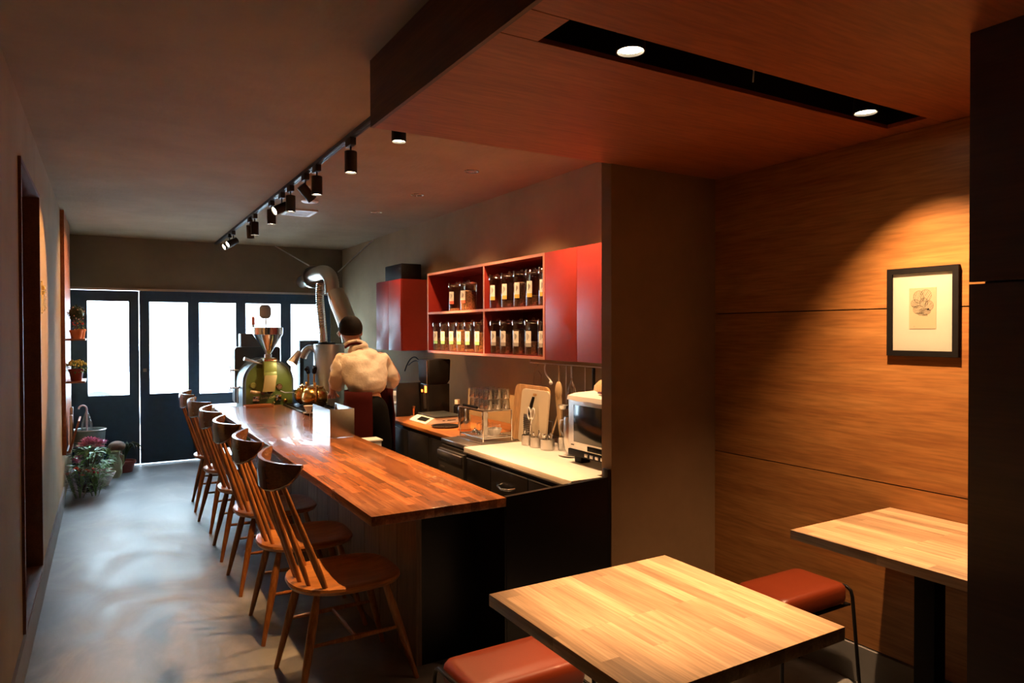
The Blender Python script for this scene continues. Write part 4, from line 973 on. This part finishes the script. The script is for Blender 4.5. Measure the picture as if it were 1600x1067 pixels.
# hopper
hx = RX+.0; hz = 1.262
hp = obj('hopper', MB().lathe([(.028, 0), (.030, .02), (.14, .205), (.145, .21), (.145, .28), (.141, .28), (.138, .208), (.026, .022), (.024, 0)], (hx, RY+.06, hz), 36), M['chrome'], t)
obj('hopper_neck', MB().cyl((hx, RY+.06, 1.20), (hx, RY+.06, 1.27), .036, n=20), M['alu'], t)
obj('chute', MB().box(RX-.062, RX+.062, RY-.06, RY+.11, 1.10, 1.235, .004).box(RX-.062, RX+.062, RY-.055, RY, 1.03, 1.10, .002), M['olive'], t)
obj('chute_door', MB().loft([[(RX-.055, RY-.07, 1.065), (RX+.062, RY-.07, 1.065), (RX+.062, RY-.05, 1.065), (RX-.055, RY-.05, 1.065)], [(RX-.085, RY-.11, .905), (RX+.03, RY-.11, .905), (RX+.03, RY-.09, .905), (RX-.085, RY-.09, .905)]]), mat('bronze chute door', (.24, .16, .05), .4, .3), t)
obj('chute_hinge', MB().box(RX-.06, RX+.06, RY-.066, RY-.06, 1.205, 1.23, .002), M['copper'], t)
# lever, knobs, gauges
lv = obj('lever', MB().tube([(RX-.07, RY-.01, 1.18), (RX-.14, RY-.02, 1.20), (RX-.245, RY-.04, 1.235)], [.008, .012, .019], 12), M['steel'], t)
def knob(x, z, r, m_=M['chrome'], d=.035):
    return obj('gauge', MB().lathe([(.0, 0), (r, 0), (r*1.05, d*.6), (r*.8, d), (.0, d)], (x, RY, z), 22, Matrix.Rotation(R(90), 3, 'X')), m_, t)
g1 = knob(RX-.155, .965, .030, M['olive'], .015)
g2 = knob(RX+.0, .905, .038); obj('gauge_face', MB().cyl((RX+.0, RY-.0365, .905), (RX+.0, RY-.034, .905), .022, n=20), M['screen'], g2)
g3 = knob(RX+.095, .945, .030, M['brass'], .02); obj('gauge_face', MB().cyl((RX+.095, RY-.022, .945), (RX+.095, RY-.019, .945), .023, n=20), M['beans'], g3)
obj('wood_grip', MB().tube([(RX-.19, RY-.07, .912), (RX-.15, RY-.06, .9), (RX-.10, RY-.035, .895)], [.014, .018, .012], 12), M['spoonw'], t)
obj('valve', MB().cyl((RX-.07, RY-.05, .893), (RX-.07, RY, .893), .022, n=18), M['chrome'], t)
obj('switch_panel', MB().box(RX-.165, RX-.10, RY-.03, RY, .80, .86, .004), M['chrome'], t)
obj('switch_panel', MB().box(RX+.06, RX+.11, RY-.03, RY, .80, .865, .004), M['chrome'], t)
obj('sample_rod', MB().tube([(RX+.095, RY-.05, .905), (RX+.14, RY-.06, .885), (RX+.24, RY-.07, .885)], [.006, .006, .005], 8), M['steel'], t)
obj('side_knob', MB().sph((RX+.04, RY-.02, .785), .016, 12).sph((RX+.155, RY-.015, .80), .022, 12, (1, .4, 1)), M['brass'], t)
obj('front_seam', MB().box(RX-.05, RX+.17, RY-.002, RY, .868, .871), M['olive'], t)
text('gold_lettering', 'Lucky Coffee', .030, T_mY(RX-.005, RY-.002, .84, .06), M['gold'], t, ext=.001, shear=.35)
for zz in (1.11, .93): # hand wheels on the left side
    wl = obj('hand_wheel', MB().cyl((RX-RW-.02, RY+.25, zz), (RX-RW-.10, RY+.25, zz), .008, n=10), M['steel'], t)
    obj('wheel_disc', MB().lathe([(.0, 0), (.045 if zz > 1 else .03, 0), (.045 if zz > 1 else .03, .01), (.0, .012)], (RX-RW-.10, RY+.25, zz), 24, Matrix.Rotation(R(-90), 3, 'Y')), M['chrome'], wl)
obj('burner_pipe', MB().tube([(RX-RW-.01, RY+.2, .95), (RX-RW-.04, RY+.2, .93), (RX-RW-.04, RY+.2, .78)], .008, 8), M['steel'], t)
# mirror on stem
ms = obj('mirror_stem', MB().cyl((hx-.02, RY+.03, 1.50), (hx-.03, RY-.0, 1.64), .006, n=8), M['steel'], t)
obj('round_mirror', MB().loft([[(hx-.035+u*k_, RY+d_+.4*u*k_, 1.70+v*k_) for u, v in rrect(-.062, .062, -.07, .07, .045)] for d_, k_ in ((-.012, .5), (-.008, .85), (0, 1), (.012, 1))]), mat('convex mirror', (.35, .40, .45), .12, .55), ms)  # grey-blue reflection painted into the base colour, only partly metallic
# signal pole
t2 = thing('signal_lamp', 'slim pole with a red and orange top standing behind the roaster', 'signal lamp', (1.42, 8.3, 0))
SX, SY = 1.46, 8.3
obj('pole', MB().cyl((SX, SY, 0), (SX, SY, 1.58), .015), M['alu'], t2); obj('lamp_cap', MB().cyl((SX, SY, 1.58), (SX, SY, 1.65), .018).sph((SX, SY, 1.655), .018), M['orange'], t2)
# desk lamp shining on the roaster
t = thing('clip_spot_lamp', 'bronze spot lamp aimed down at the green roaster front', 'lamp', (1.62, 7.0, 1.1))
a = Vector((1.665, 7.0, 1.30)); d = Vector((-.5, -.22, -.7)).normalized(); q = d.to_track_quat('Z', 'Y').to_matrix()
obj('shade', MB().lathe([(.0, 0), (.022, 0), (.026, .01), (.052, .15), (.050, .15), (.024, .012), (.0, .01)], a, 24, q), M['duct'], t)
obj('lamp_face', MB().cyl(a+d*.138, a+d*.142, .046, n=24), M['bulb'], t)
obj('arm', MB().tube([a+d*.03, (1.69, 7.1, 1.2), (1.66, 7.25, 1.12)], .005, 8), M['steel'], t)
lamp('roaster_lamp', a+d*.155, a+d*.155+Vector((-.3, .3, -.35)), 2.6, 110, .5, col=(1, .8, .5))
# sink ledge behind the bar left
t = thing('white_basin', 'white wash basin in front of the third door pane, beyond the bar', 'basin', (1.12, 8.3, 0))
obj('basin', MB().box(.93, 1.34, 8.1, 8.5, .60, .68, .012), M['white'], t)
obj('cabinet', MB().box(.95, 1.32, 8.12, 8.48, 0, .60), M['charcoal'], t)
fa = obj('tap', MB().tube([(1.30, 8.4, .68), (1.30, 8.4, .81), (1.28, 8.34, .825), (1.275, 8.27, .80)], .011, 10), M['chrome'], t)
obj('tap_handle', MB().tube([(1.30, 8.4, .74), (1.37, 8.4, .75)], .008, 8), M['chrome'], fa)

# ------------------------------------------------------------------ cyclone cylinder and ducts
CX, CY = 1.94, 6.95+.35
t = thing('exhaust_cyclone', 'matt grey metal cylinder of the roaster exhaust behind the person', 'cylinder', (CX, CY, 0))
CX, CY = 2.045, 7.30
CZt = 1.362
t.location = (CX, CY, 0)
obj('cylinder', MB().lathe([(.0, .3), (.06, .3), (.158, .62), (.158, CZt), (.155, CZt+.004), (.0, CZt+.004)], (CX, CY, 0), 40), M['alu'], t)
obj('stand_leg', MB().cyl((CX, CY, 0), (CX, CY, .3), .05), M['darkgrey'], t)
obj('top_cap', MB().lathe([(.0, .02), (.085, .02), (.09, .0), (.0, 0)], (CX-.02, CY, CZt+.004), 28), M['black'], t)
tag(obj('side_elbow', MB().tube(bez((1.93, 7.40, 1.30), (1.87, 7.40, 1.345), (1.82, 7.41, 1.31), (1.80, 7.42, 1.22), 8), .042, 14), M['foil']), 'short foil elbow pipe on the window side of the grey cylinder', 'pipe')
t = thing('exhaust_cabinet', 'dark teal machine cabinet standing between roaster and cylinder', 'machine', (1.9, 7.8, 0))
b = MB().box(1.86, 2.08, 7.80, 7.95, 0, 1.40, .005)
obj('body', b, M['darkgrey'], t); obj('face_panel', MB().box(1.90, 2.03, 7.79, 7.80, .9, 1.30), M['bluegrey'], t)
def ribbed(pts, r, n=18, rib=.006, per=4):
    P = []; K = len(pts)*per
    def ev(u):
        i = min(int(u), len(pts)-2); f = u-i; return Vector(pts[i]).lerp(Vector(pts[i+1]), f)
    Q = [ev((len(pts)-1)*k/K) for k in range(K+1)]
    rad = [r+(rib if k % 2 else 0) for k in range(K+1)]
    return MB().tube(Q, rad, n)
t = thing('foil_duct', 'slim silver flexible duct rising from the grey cylinder past the window', 'duct', (1.97, 7.3, 1.37))
P = bez((1.985, 7.3, CZt+.02), (1.985, 7.3, 1.65), (1.93, 7.3, 1.85), (1.96, 7.3, 2.0), 16)
obj('flexible_tube', ribbed(P, .040, rib=.005, per=3), M['foil'], t)
t = thing('elbow_duct', 'silver elbow duct with a round wall flange above the doors', 'duct', (2.05, 7.5, 2.05))
P = [(2.08, 7.3, 1.90)]+[tuple(v) for v in bez((2.08, 7.3, 1.97), (2.08, 7.3, 2.15), (2.04, 7.5, 2.17), (2.04, 7.95, 2.13), 12)]+[(2.14, 8.79, 2.12)]
obj('pipe', ribbed(P, .074, rib=.003, per=3, n=24), M['duct'], t)
obj('flange', MB().lathe([(.0, 0), (.085, 0), (.125, -.06), (.13, -.06), (.13, 0), (.0, .012)], (2.06, 8.0, 2.125), 32, Matrix.Rotation(R(-90), 3, 'X')), M['chrome'], t)
t = thing('wide_duct', 'wide brownish smooth duct curving down behind the person', 'duct', (2.15, 7.0, 1.5))
P = bez((2.10, 7.24, 1.93), (2.12, 7.2, 1.80), (2.20, 7.12, 1.62), (2.23, 7.1, 1.40), 12)
obj('pipe', MB().tube(P, [.085, .09, .095]+[.10]*10, 24), M['duct'], t)
obj('seam', MB().tube([p+Vector((-.088, -.035, 0)) for p in P[1:]], .004, 8), M['brass'], t)
tag(obj('support_rod', MB().cyl((1.80, 8.75, ZC-.005), (1.955, 7.75, 2.23), .007), M['alu']), 'thin pale stay rod running from ceiling down to the duct, left one', 'rod')
tag(obj('support_rod', MB().cyl((2.64, 7.6, ZC-.01), (2.17, 7.38, 2.14), .006), M['alu']), 'thin pale stay rod running from the side wall to the duct, right one', 'rod')

# ------------------------------------------------------------------ left wall: panel, shelves, pots, sconce
t = thing('display_panel', 'tall reddish wooden wall panel with two small shelves near the doors', 'shelf', (XL, 7.4, .45))
obj('backboard', MB().box(XL, XL+.03, 7.02, 8.1, .45, ZC-.01), M['shelfw'], t)
obj('shelf_board', MB().box(XL+.03, -.145, 7.06, 7.50, 1.427, 1.443, .002), M['shelfw'], t)
obj('shelf_board', MB().box(XL+.03, -.148, 7.06, 7.50, 1.058, 1.074, .002), M['shelfw'], t)
rk = obj('magazine_pocket', MB().loft([[(XL+.04, 7.06, .47), (XL+.06, 7.06, .47), (XL+.06, 7.45, .47), (XL+.04, 7.45, .47)], [(XL+.115, 7.06, .73), (XL+.13, 7.06, .73), (XL+.13, 7.45, .73), (XL+.115, 7.45, .73)]]).box(XL+.03, XL+.06, 7.06, 7.45, .46, .475), M['shelfw'], t)
for i, (y, z, lab) in enumerate(((7.12, .60, 'dark red bound booklet standing in the wooden wall pocket, front one'), (7.22, .66, 'dark red bound booklet standing in the wooden wall pocket, taller one behind'))):
    q = thing('booklet', lab, 'book', (XL+.06, y, .48), 0, 'booklets in the wall pocket')
    obj('cover', MB().box(XL+.052, XL+.076, y-.04, y+.045, .482, z+.18, .008), mat('dark brown cover', (.07, .018, .012), .5), q)
    obj('pages', MB().box(XL+.056, XL+.072, y-.042, y+.042, .49, z+.178), M['paper'], q)
def pot(x, y, z, r, h, m_, t):
    return obj('pot', MB().lathe([(.0, 0), (r*.7, 0), (r*.92, h*.78), (r*1.02, h*.78), (r*1.02, h), (r*.9, h), (r*.85, h*.85), (.0, h*.82)], (x, y, z), 24), m_, t)
def foliage(b, c, rad, n, L, W, sc3=(1, 1, 1)):
    for k in range(n):
        v = Vector((random.gauss(0, 1), random.gauss(0, 1), random.gauss(0, 1))).normalized()
        p = Vector(c)+Vector((v.x*sc3[0], v.y*sc3[1], v.z*sc3[2]))*rad*random.uniform(.7, 1)
        leaf(b, p, v+Vector((random.uniform(-.6, .6), random.uniform(-.6, .6), random.uniform(-.3, .5))), L, W)
    return b
t = thing('potted_topiary', 'ball topiary in a terracotta pot, front one on the upper wall shelf', 'potted plant', (-.21, 7.13, 1.443))
pot(-.215, 7.14, 1.443, .052, .075, M['terra'], t)
obj('stem', MB().cyl((-.215, 7.14, 1.50), (-.212, 7.14, 1.63), .005, n=6), M['stalk'], t)
b = MB().sph((-.212, 7.14, 1.665), .058, 14); foliage(b, (-.212, 7.14, 1.665), .066, 260, .018, .012)
obj('foliage', b, M['leafdark'], t)
b = MB()
for k in range(14):
    v = Vector((random.gauss(0, 1), random.gauss(0, 1), random.gauss(0, 1))).normalized()*.068; b.sph(Vector((-.212, 7.14, 1.665))+v, .006, 6)
obj('blossoms', b, M['rose'], t)
t = thing('small_potted_plant', 'small red flowering plant in a terracotta pot behind the topiary', 'potted plant', (-.20, 7.32, 1.443))
pot(-.19, 7.33, 1.443, .045, .085, M['terra'], t)
b = foliage(MB(), (-.2, 7.33, 1.56), .04, 60, .025, .010); obj('foliage', b, M['leaf'], t)
b = MB()
for k in range(12): b.sph((-.2+random.uniform(-.05, .04), 7.33+random.uniform(-.04, .04), 1.58+random.uniform(-.02, .02)), .007, 6)
obj('blossoms', b, M['redpet'], t)
t = thing('lime_potted_plant', 'lime green flowering plant in a dark red pot on the lower wall shelf', 'potted plant', (-.21, 7.15, 1.074))
pot(-.218, 7.14, 1.074, .058, .105, M['redpot'], t)
b = MB()
for k in range(70):
    a = random.uniform(0, 2*PI); rr = .075*math.sqrt(random.random())
    b.sph((-.215+rr*math.cos(a), 7.14+rr*math.sin(a), 1.205+.045*(1-(rr/.08)**2)+random.uniform(-.008, .008)), .010, 6, jit=.1)
obj('blossoms', b, M['leaflime'], t)
b = foliage(MB(), (-.215, 7.14, 1.185), .075, 90, .03, .016, (1, 1, .45)); obj('foliage', b, M['leaf'], t)
t = thing('wall_ornament', 'small gold and crystal ornament on the left wall in a pool of light', 'ornament', (XL, 4.88, 1.6))
obj('back_plate', MB().box(XL, XL+.008, 4.84, 4.91, 1.615, 1.79, .003), M['gold'], t)
b = MB()
for k in range(14): b.sph((XL+.014+random.uniform(0, .012), 4.875+random.uniform(-.025, .03), 1.63+k*.0105), .007, 8)
obj('crystals', b, M['tumbler'], t)
obj('gilt_knobs', MB().sph((XL+.012, 4.87, 1.76), .014, 10).sph((XL+.012, 4.87, 1.73), .012, 10).cyl((XL+.008, 4.875, 1.61), (XL+.008, 4.875, 1.80), .005), M['gold'], t)

# ------------------------------------------------------------------ floor plants by the door
BX, BY = -.145, 8.28
t = thing('zinc_bucket', 'galvanised metal bucket holding a clear umbrella by the left door', 'bucket', (BX, BY, 0))
obj('bucket', MB().lathe([(.0, .004), (.105, .004), (.11, .0), (.145, .50), (.151, .505), (.148, .512), (.140, .505), (.104, .02), (.0, .02)], (BX, BY, 0), 36), M['zinc'], t)
obj('hoop', MB().lathe([(.1365, .385), (.1405, .39), (.1385, .395)], (BX, BY, 0), 36).lathe([(.150, .500), (.156, .506), (.150, .512)], (BX, BY, 0), 36), M['alu'], t)
t = thing('clear_umbrella', 'clear plastic umbrella with pale pink crook handle in the metal bucket', 'umbrella', (BX, BY, .03))
obj('canopy', MB().lathe([(.01, .0), (.03, .25), (.05, .45), (.055, .53), (.035, .60), (.012, .66)], (BX-.02, BY-.02, .03), 10), M['cellophane'], t)
obj('handle', MB().tube([(BX-.02, BY-.02, .05), (BX-.02, BY-.02, .70)]+[(BX-.02-.0-.035+.035*math.cos(a), BY-.02, .72+.035*math.sin(a)) for a in [k*PI/6 for k in range(7)]], .009, 10), mat('pale pink handle', (.72, .55, .62), .4), t)
def stems(b, c, n, spread, h, r=.003):
    tips = []
    for k in range(n):
        a = random.uniform(0, 2*PI); s = spread*math.sqrt(random.random()); hh = h*random.uniform(.75, 1)
        p = [Vector(c), Vector(c)+Vector((s*.4*math.cos(a), s*.4*math.sin(a), hh*.5)), Vector(c)+Vector((s*math.cos(a), s*math.sin(a), hh))]
        b.tube(p, r, 5); tips.append(p[-1])
    return tips
def flower(b, c, r, n=9, petal=.5):
    for k in range(n):
        a = 2*PI*k/n; leaf(b, c, (math.cos(a), math.sin(a), random.uniform(.2, .9)), r, r*petal)
    for k in range(n//2):
        a = 2*PI*k/(n//2); leaf(b, c, (math.cos(a)*.5, math.sin(a)*.5, 1), r*.8, r*petal)
t = thing('pink_lily_plant', 'bushy plant with a large cluster of pink flowers on the floor by the left wall', 'flowering plant', (-.13, 7.62, 0))
pot(-.14, 7.64, 0, .085, .14, M['darkgrey'], t)
b = MB(); tp = stems(b, (-.14, 7.64, .1), 16, .13, .30); obj('stems', b, M['stalk'], t)
b = MB()
for k in range(150):
    a = random.uniform(0, 2*PI); s = .16*math.sqrt(random.random()); z = random.uniform(.14, .42)
    leaf(b, (-.13+s*.8*math.cos(a), 7.62+s*.8*math.sin(a), z), (math.cos(a), math.sin(a), random.uniform(-.3, .6)), .09, .028)
obj('foliage', b, M['leaf'], t)
b = MB()
for k in range(26):
    a = random.uniform(0, 2*PI); s = .085*math.sqrt(random.random())
    flower(b, (-.115+s*math.cos(a), 7.60+s*math.sin(a), .42+.05*(1-(s/.09)**2)+random.uniform(-.02, .02)), .058, 8, .42)
for k in range(6): flower(b, (-.225+random.uniform(-.025, .025), 7.5+random.uniform(-.03, .03), .32+random.uniform(-.03, .03)), .04, 7, .42)
obj('flower_heads', b, M['pink'], t)
def bouquet(x, y, lab, flm, fm2, h, rad, name='wrapped_bouquet'):
    t = thing(name, lab, 'bouquet', (x, y, 0))
    b = MB(); tp = stems(b, (x, y, .005), 14, rad*.9, h); obj('stems', b, M['leaf'], t)
    b = MB()
    for k in range(90):
        a = random.uniform(0, 2*PI); s = rad*math.sqrt(random.random()); z = random.uniform(.05, h)
        leaf(b, (x+s*.7*math.cos(a), y+s*.7*math.sin(a), z), (math.cos(a), math.sin(a), random.uniform(0, 1)), .06, .016)
    obj('foliage', b, M['leafdark'] if flm is M['orange'] else M['leaf'], t)
    b = MB()
    for p in tp[:6]: flower(b, p, .028, 9, .7)
    obj('flower_heads', b, flm, t)
    b = MB()
    for p in tp[6:11]: b.sph(p, .012, 8)
    obj('flower_buds', b, fm2, t)
    n = 22; rings = []
    for z, r in ((.004, rad*.35), (h*.4, rad*.75), (h*.75, rad*1.05), (h*.95, rad*1.2)):
        rings.append([(x+r*(1+.12*math.sin(i*2.7))*math.cos(2*PI*i/n), y+r*(1+.12*math.sin(i*2.7))*math.sin(2*PI*i/n), z+(.02*math.sin(i*1.9) if z > .1 else 0)) for i in range(n)])
    obj('clear_wrap', MB().loft(rings, cap=False), M['cellophane'], t)
bouquet(-.205, 7.33, 'clear wrapped bouquet with an orange bloom, nearest on the floor by the left wall', M['orange'], M['stalk'], .27, .085)
bouquet(-.085, 7.36, 'clear wrapped bouquet of small pale flowers beside the orange one on the floor', M['rose'], M['redpet'], .26, .075)
t = thing('rose_bowl', 'white bowl of pale and red roses on the floor beside the bouquets', 'flower bowl', (-.015, 7.86, 0))
obj('bowl', MB().lathe([(.0, .0), (.04, .0), (.05, .02), (.10, .12), (.105, .13), (.098, .13), (.045, .03), (.0, .02)], (-.02, 7.84, 0), 30), M['white'], t)
b = MB()
for k in range(9):
    a = k*2.4; s = .06*math.sqrt((k+.5)/9)
    flower(b, (-.02+s*math.cos(a), 7.84+s*math.sin(a), .14), .035, 8, .7)
obj('rose_heads', b, M['rose'], t)
b = MB()
for k in range(4): flower(b, (-.02+.05*math.cos(k*1.7+4), 7.84+.05*math.sin(k*1.7+4), .15), .024, 7, .7)
obj('red_roses', b, M['redpet'], t)
t = thing('variegated_plant', 'small bushy variegated leaf plant behind the bowl of roses', 'potted plant', (-.03, 8.02, 0))
pot(-.03, 8.04, 0, .06, .12, M['terra'], t)
b = foliage(MB(), (-.03, 8.04, .22), .10, 130, .05, .022, (1, 1, .9)); obj('foliage', b, M['leaf'], t)
t = thing('green_jug', 'pale green ceramic jug standing behind the flowers', 'jug', (.02, 8.24, 0))
obj('body', MB().lathe([(.0, .0), (.05, .0), (.07, .05), (.07, .15), (.045, .22), (.055, .27), (.05, .27), (.04, .22), (.0, .2)], (.075, 8.22, 0), 28), mat('pale green glaze', (.35, .38, .22), .3), t)
obj('handle', MB().tube([(.12, 8.22, .24), (.155, 8.22, .22), (.155, 8.22, .14), (.135, 8.22, .1)], .009, 8), mat('pale green glaze handle', (.35, .38, .22), .3), t)
tag(obj('brown_gourd', MB().sph((.10, 8.42, .29), .075, 20, (1.1, 1, .78)).cyl((.10, 8.42, .0), (.10, 8.42, .24), .05), M['gourd']), 'round brown gourd on a stand behind the pale green jug', 'gourd')
t = thing('dark_potted_plant', 'dark arching plant in a low dark red pot in front of the navy door', 'potted plant', (.17, 8.5, 0))
pot(.17, 8.5, 0, .11, .12, M['redpot'], t)
b = MB()
for k in range(16):
    a = random.uniform(0, 2*PI); L_ = random.uniform(.14, .24)
    p = bez((.17, 8.5, .1), (.17+.03*math.cos(a), 8.5+.02*math.sin(a), .30), (.17+L_*.7*math.cos(a), 8.5+L_*.5*math.sin(a), .38), (.17+L_*math.cos(a), 8.5+L_*.7*math.sin(a), .22), 8)
    b.tube(p, [.004, .009, .012, .014, .015, .013, .010, .006, .002], 6, sx=.35)
obj('leaves', b, M['leafdark'], t)

# ------------------------------------------------------------------ person
def skinmesh(name, verts, edges, radii, mat_, parent, sub=2, root=0, disp=None):
    me = bpy.data.meshes.new(name); me.from_pydata([Vector(v)-parent.location for v in verts], edges, []); me.materials.append(mat_)
    o = bpy.data.objects.new(name, me); C.objects.link(o); o.parent = parent
    md = o.modifiers.new('skin', 'SKIN'); md.use_smooth_shade = True; md.branch_smoothing = .6
    sv = me.skin_vertices[0].data
    for i, r in enumerate(radii):
        sv[i].radius = r if isinstance(r, tuple) else (r, r); sv[i].use_root = (i == root)
    s_ = o.modifiers.new('sub', 'SUBSURF'); s_.levels = sub; s_.render_levels = sub
    if disp:
        tx = bpy.data.textures.new(name+'_folds', 'CLOUDS'); tx.noise_scale = disp[0]
        dm = o.modifiers.new('folds', 'DISPLACE'); dm.texture = tx; dm.strength = disp[1]; dm.mid_level = .5; dm.texture_coords = 'LOCAL'
    return o
def person():
    PX, PY = 1.745, 5.12
    t = thing('person', 'person in cream shirt and dark red apron behind the bar, back turned', 'person', (PX, PY, 0))
    F = Vector((.06, 1, 0)).normalized(); S = Vector((F.y, -F.x, 0))   # facing, right-hand side
    def W(s, f, z): return Vector((PX, PY, 0))+S*s+F*f+Vector((0, 0, z))
    V = []; Rr = []; E = []
    def add(p, r, link=None):
        V.append(p); Rr.append(r); i = len(V)-1
        if link is not None: E.append((link, i))
        return i
    pel = add(W(0, 0, .93), .11)
    w1 = add(W(-.01, .03, 1.08), .08, pel); ch_ = add(W(-.03, .09, 1.22), .10, w1); nb = add(W(-.05, .15, 1.36), .06, ch_)
    nk = add(W(-.075, .19, 1.42), .05, nb); hd1 = add(W(-.085, .215, 1.465), .072, nk); hd2 = add(W(-.09, .235, 1.515), .084, hd1); hd3 = add(W(-.09, .225, 1.55), .062, hd2)
    arms = {}
    for s in (-1, 1):
        sh = add(W(s*.17-.03, .12, 1.31), .045, ch_); el = add(W(s*(.235 if s < 0 else .27), .16, 1.11), .042, sh)
        wr = add(W(s*.20, .36, 1.02), .028, el); pm = add(W(s*.185, .43, 1.0), .034, wr); arms[s] = (sh, el, wr, pm)
        for k, (df, L_) in enumerate(((-.026, .062), (-.009, .072), (.009, .068), (.025, .052))):
            a = add(W(s*.185+df, .455, .99), .0095, pm); b_ = add(W(s*.18+df, .455+L_*.55, .975), .009, a); add(W(s*.178+df, .455+L_*.9, .95), .008, b_)
        th_ = add(W(s*.185-s*.035, .425, .985), .010, pm); add(W(s*.185-s*.055, .455, .965), .009, th_)
    for s in (-1, 1):
        hip = add(W(s*.085, 0, .85), .085, pel); kn = add(W(s*.10, .03, .48), .06, hip); an = add(W(s*.11, 0, .09), .04, kn); he = add(W(s*.11, .02, .045), .04, an); add(W(s*.12, .17, .03), .03, he)
    body = skinmesh('body', V, E, Rr, M['skin'], t)
    # shirt
    V2 = []; R2 = []; E2 = []
    def a2(p, r, link=None):
        V2.append(p); R2.append(r); i = len(V2)-1
        if link is not None: E2.append((link, i))
        return i
    w0 = a2(W(.0, .01, 1.0), (.15, .15)); c1 = a2(W(-.01, .03, 1.10), (.20, .17), w0); c2 = a2(W(-.03, .07, 1.24), (.18, .16), c1); c3 = a2(W(-.05, .12, 1.345), (.115, .10), c2); c4 = a2(W(-.065, .165, 1.40), (.068, .068), c3)
    for s in (-1, 1):
        sh = a2(W(s*.155-.03, .11, 1.295), .072, c2); m1 = a2(W(s*.195-.02, .12, 1.20), .070, sh); el = a2(W(s*(.205 if s < 0 else .25), .155, 1.10), .064, m1); a2(W(s*.21, .23, 1.06), .054, el)
    skinmesh('shirt', V2, E2, R2, M['shirt'], t, sub=3, disp=(.085, .05))
    tr = []; rr_ = []; ee = []
    tr.append(W(0, .0, 1.06)); rr_.append(.15); tr.append(W(0, 0, .90)); rr_.append(.165); ee.append((0, 1))
    for s in (-1, 1):
        i = len(tr); tr.extend([W(s*.09, 0, .78), W(s*.10, .03, .48), W(s*.11, .0, .10)]); rr_.extend([.105, .08, .062]); ee += [(1, i), (i, i+1), (i+1, i+2)]
    skinmesh('trousers', tr, ee, rr_, M['trouser'], t)
    for s in (-1, 1):
        c = W(s*.115, .07, .035); obj('shoe', MB().sph((0, 0, 0), 1, 14), M['black'], t, local=True)
        o = [x for x in t.children if x.name.startswith('shoe')][-1]; o.scale = (.052, .14, .038); o.location = c-t.location; o.rotation_euler = (0, 0, math.atan2(-F.x, F.y))
    # apron: sheet wrapped around the front and left side of hips
    b = MB(); rings = []
    for z in (1.05, .98, .85, .70, .52):
        k = 1.0 if z > .9 else 1.08
        rings.append([tuple(W(.19*k*math.sin(a), .185*k*math.cos(a)+.01, z)) for a in [R(-172+262*i/18) for i in range(19)]])
    b.loft(rings, cap=False, closed=False); o = obj('apron', b, M['apron'], t); sm = o.modifiers.new('thick', 'SOLIDIFY'); sm.thickness = .006
    obj('apron_strap', MB().tube([W(-.155, .12, 1.375), W(-.13, .095, 1.40), W(-.075, .088, 1.41), W(-.02, .105, 1.40), W(.005, .14, 1.38)], .010, 8), M['apron'], t)
    obj('collar', MB().tube([W(-.14, .17, 1.40), W(-.125, .125, 1.415), W(-.075, .105, 1.425), W(-.025, .125, 1.415), W(-.01, .17, 1.40)], .016, 8), M['shirt'], t)
    # hair
    b = MB(); c = W(-.09, .215, 1.523)
    rr = bmesh.ops.create_uvsphere(b.bm, u_segments=24, v_segments=16, radius=1)
    for v in rr['verts']:
        p = v.co.copy(); lf = p.x*S+p.y*F
        z = p.z
        front = p.y
        if front > .35 and z < .45: k = .80
        elif z < -.55: k = .78
        else: k = 1.0
        v.co = c+S*(p.x*.092*k)+F*(p.y*.108*k)+Vector((0, 0, max(z, -.62)*.104*(1 if z > 0 else .9)))
    obj('hair', b, M['hair'], t)
    for s in (-1, 1): obj('ear', MB().sph(W(-.088+s*.084, .225, 1.49), .02, 12, (.5, .8, 1.3)), M['skin'], t)
    obj('nose', MB().sph(W(-.09, .322, 1.485), .014, 10, (1, 1, 1.3)), M['skin'], t)
    for s in (-1, 1): obj('eye', MB().sph(W(-.09+s*.03, .308, 1.51), .009, 8), M['ink'], t)
    obj('mouth', MB().sph(W(-.09, .298, 1.45), .016, 8, (1.2, .5, .35)), M['redpot'], t)
    obj('face_mask_string', MB().tube([W(-.175, .235, 1.505), W(-.18, .29, 1.485), W(-.15, .33, 1.455)], .003, 6), M['white'], t)
person()
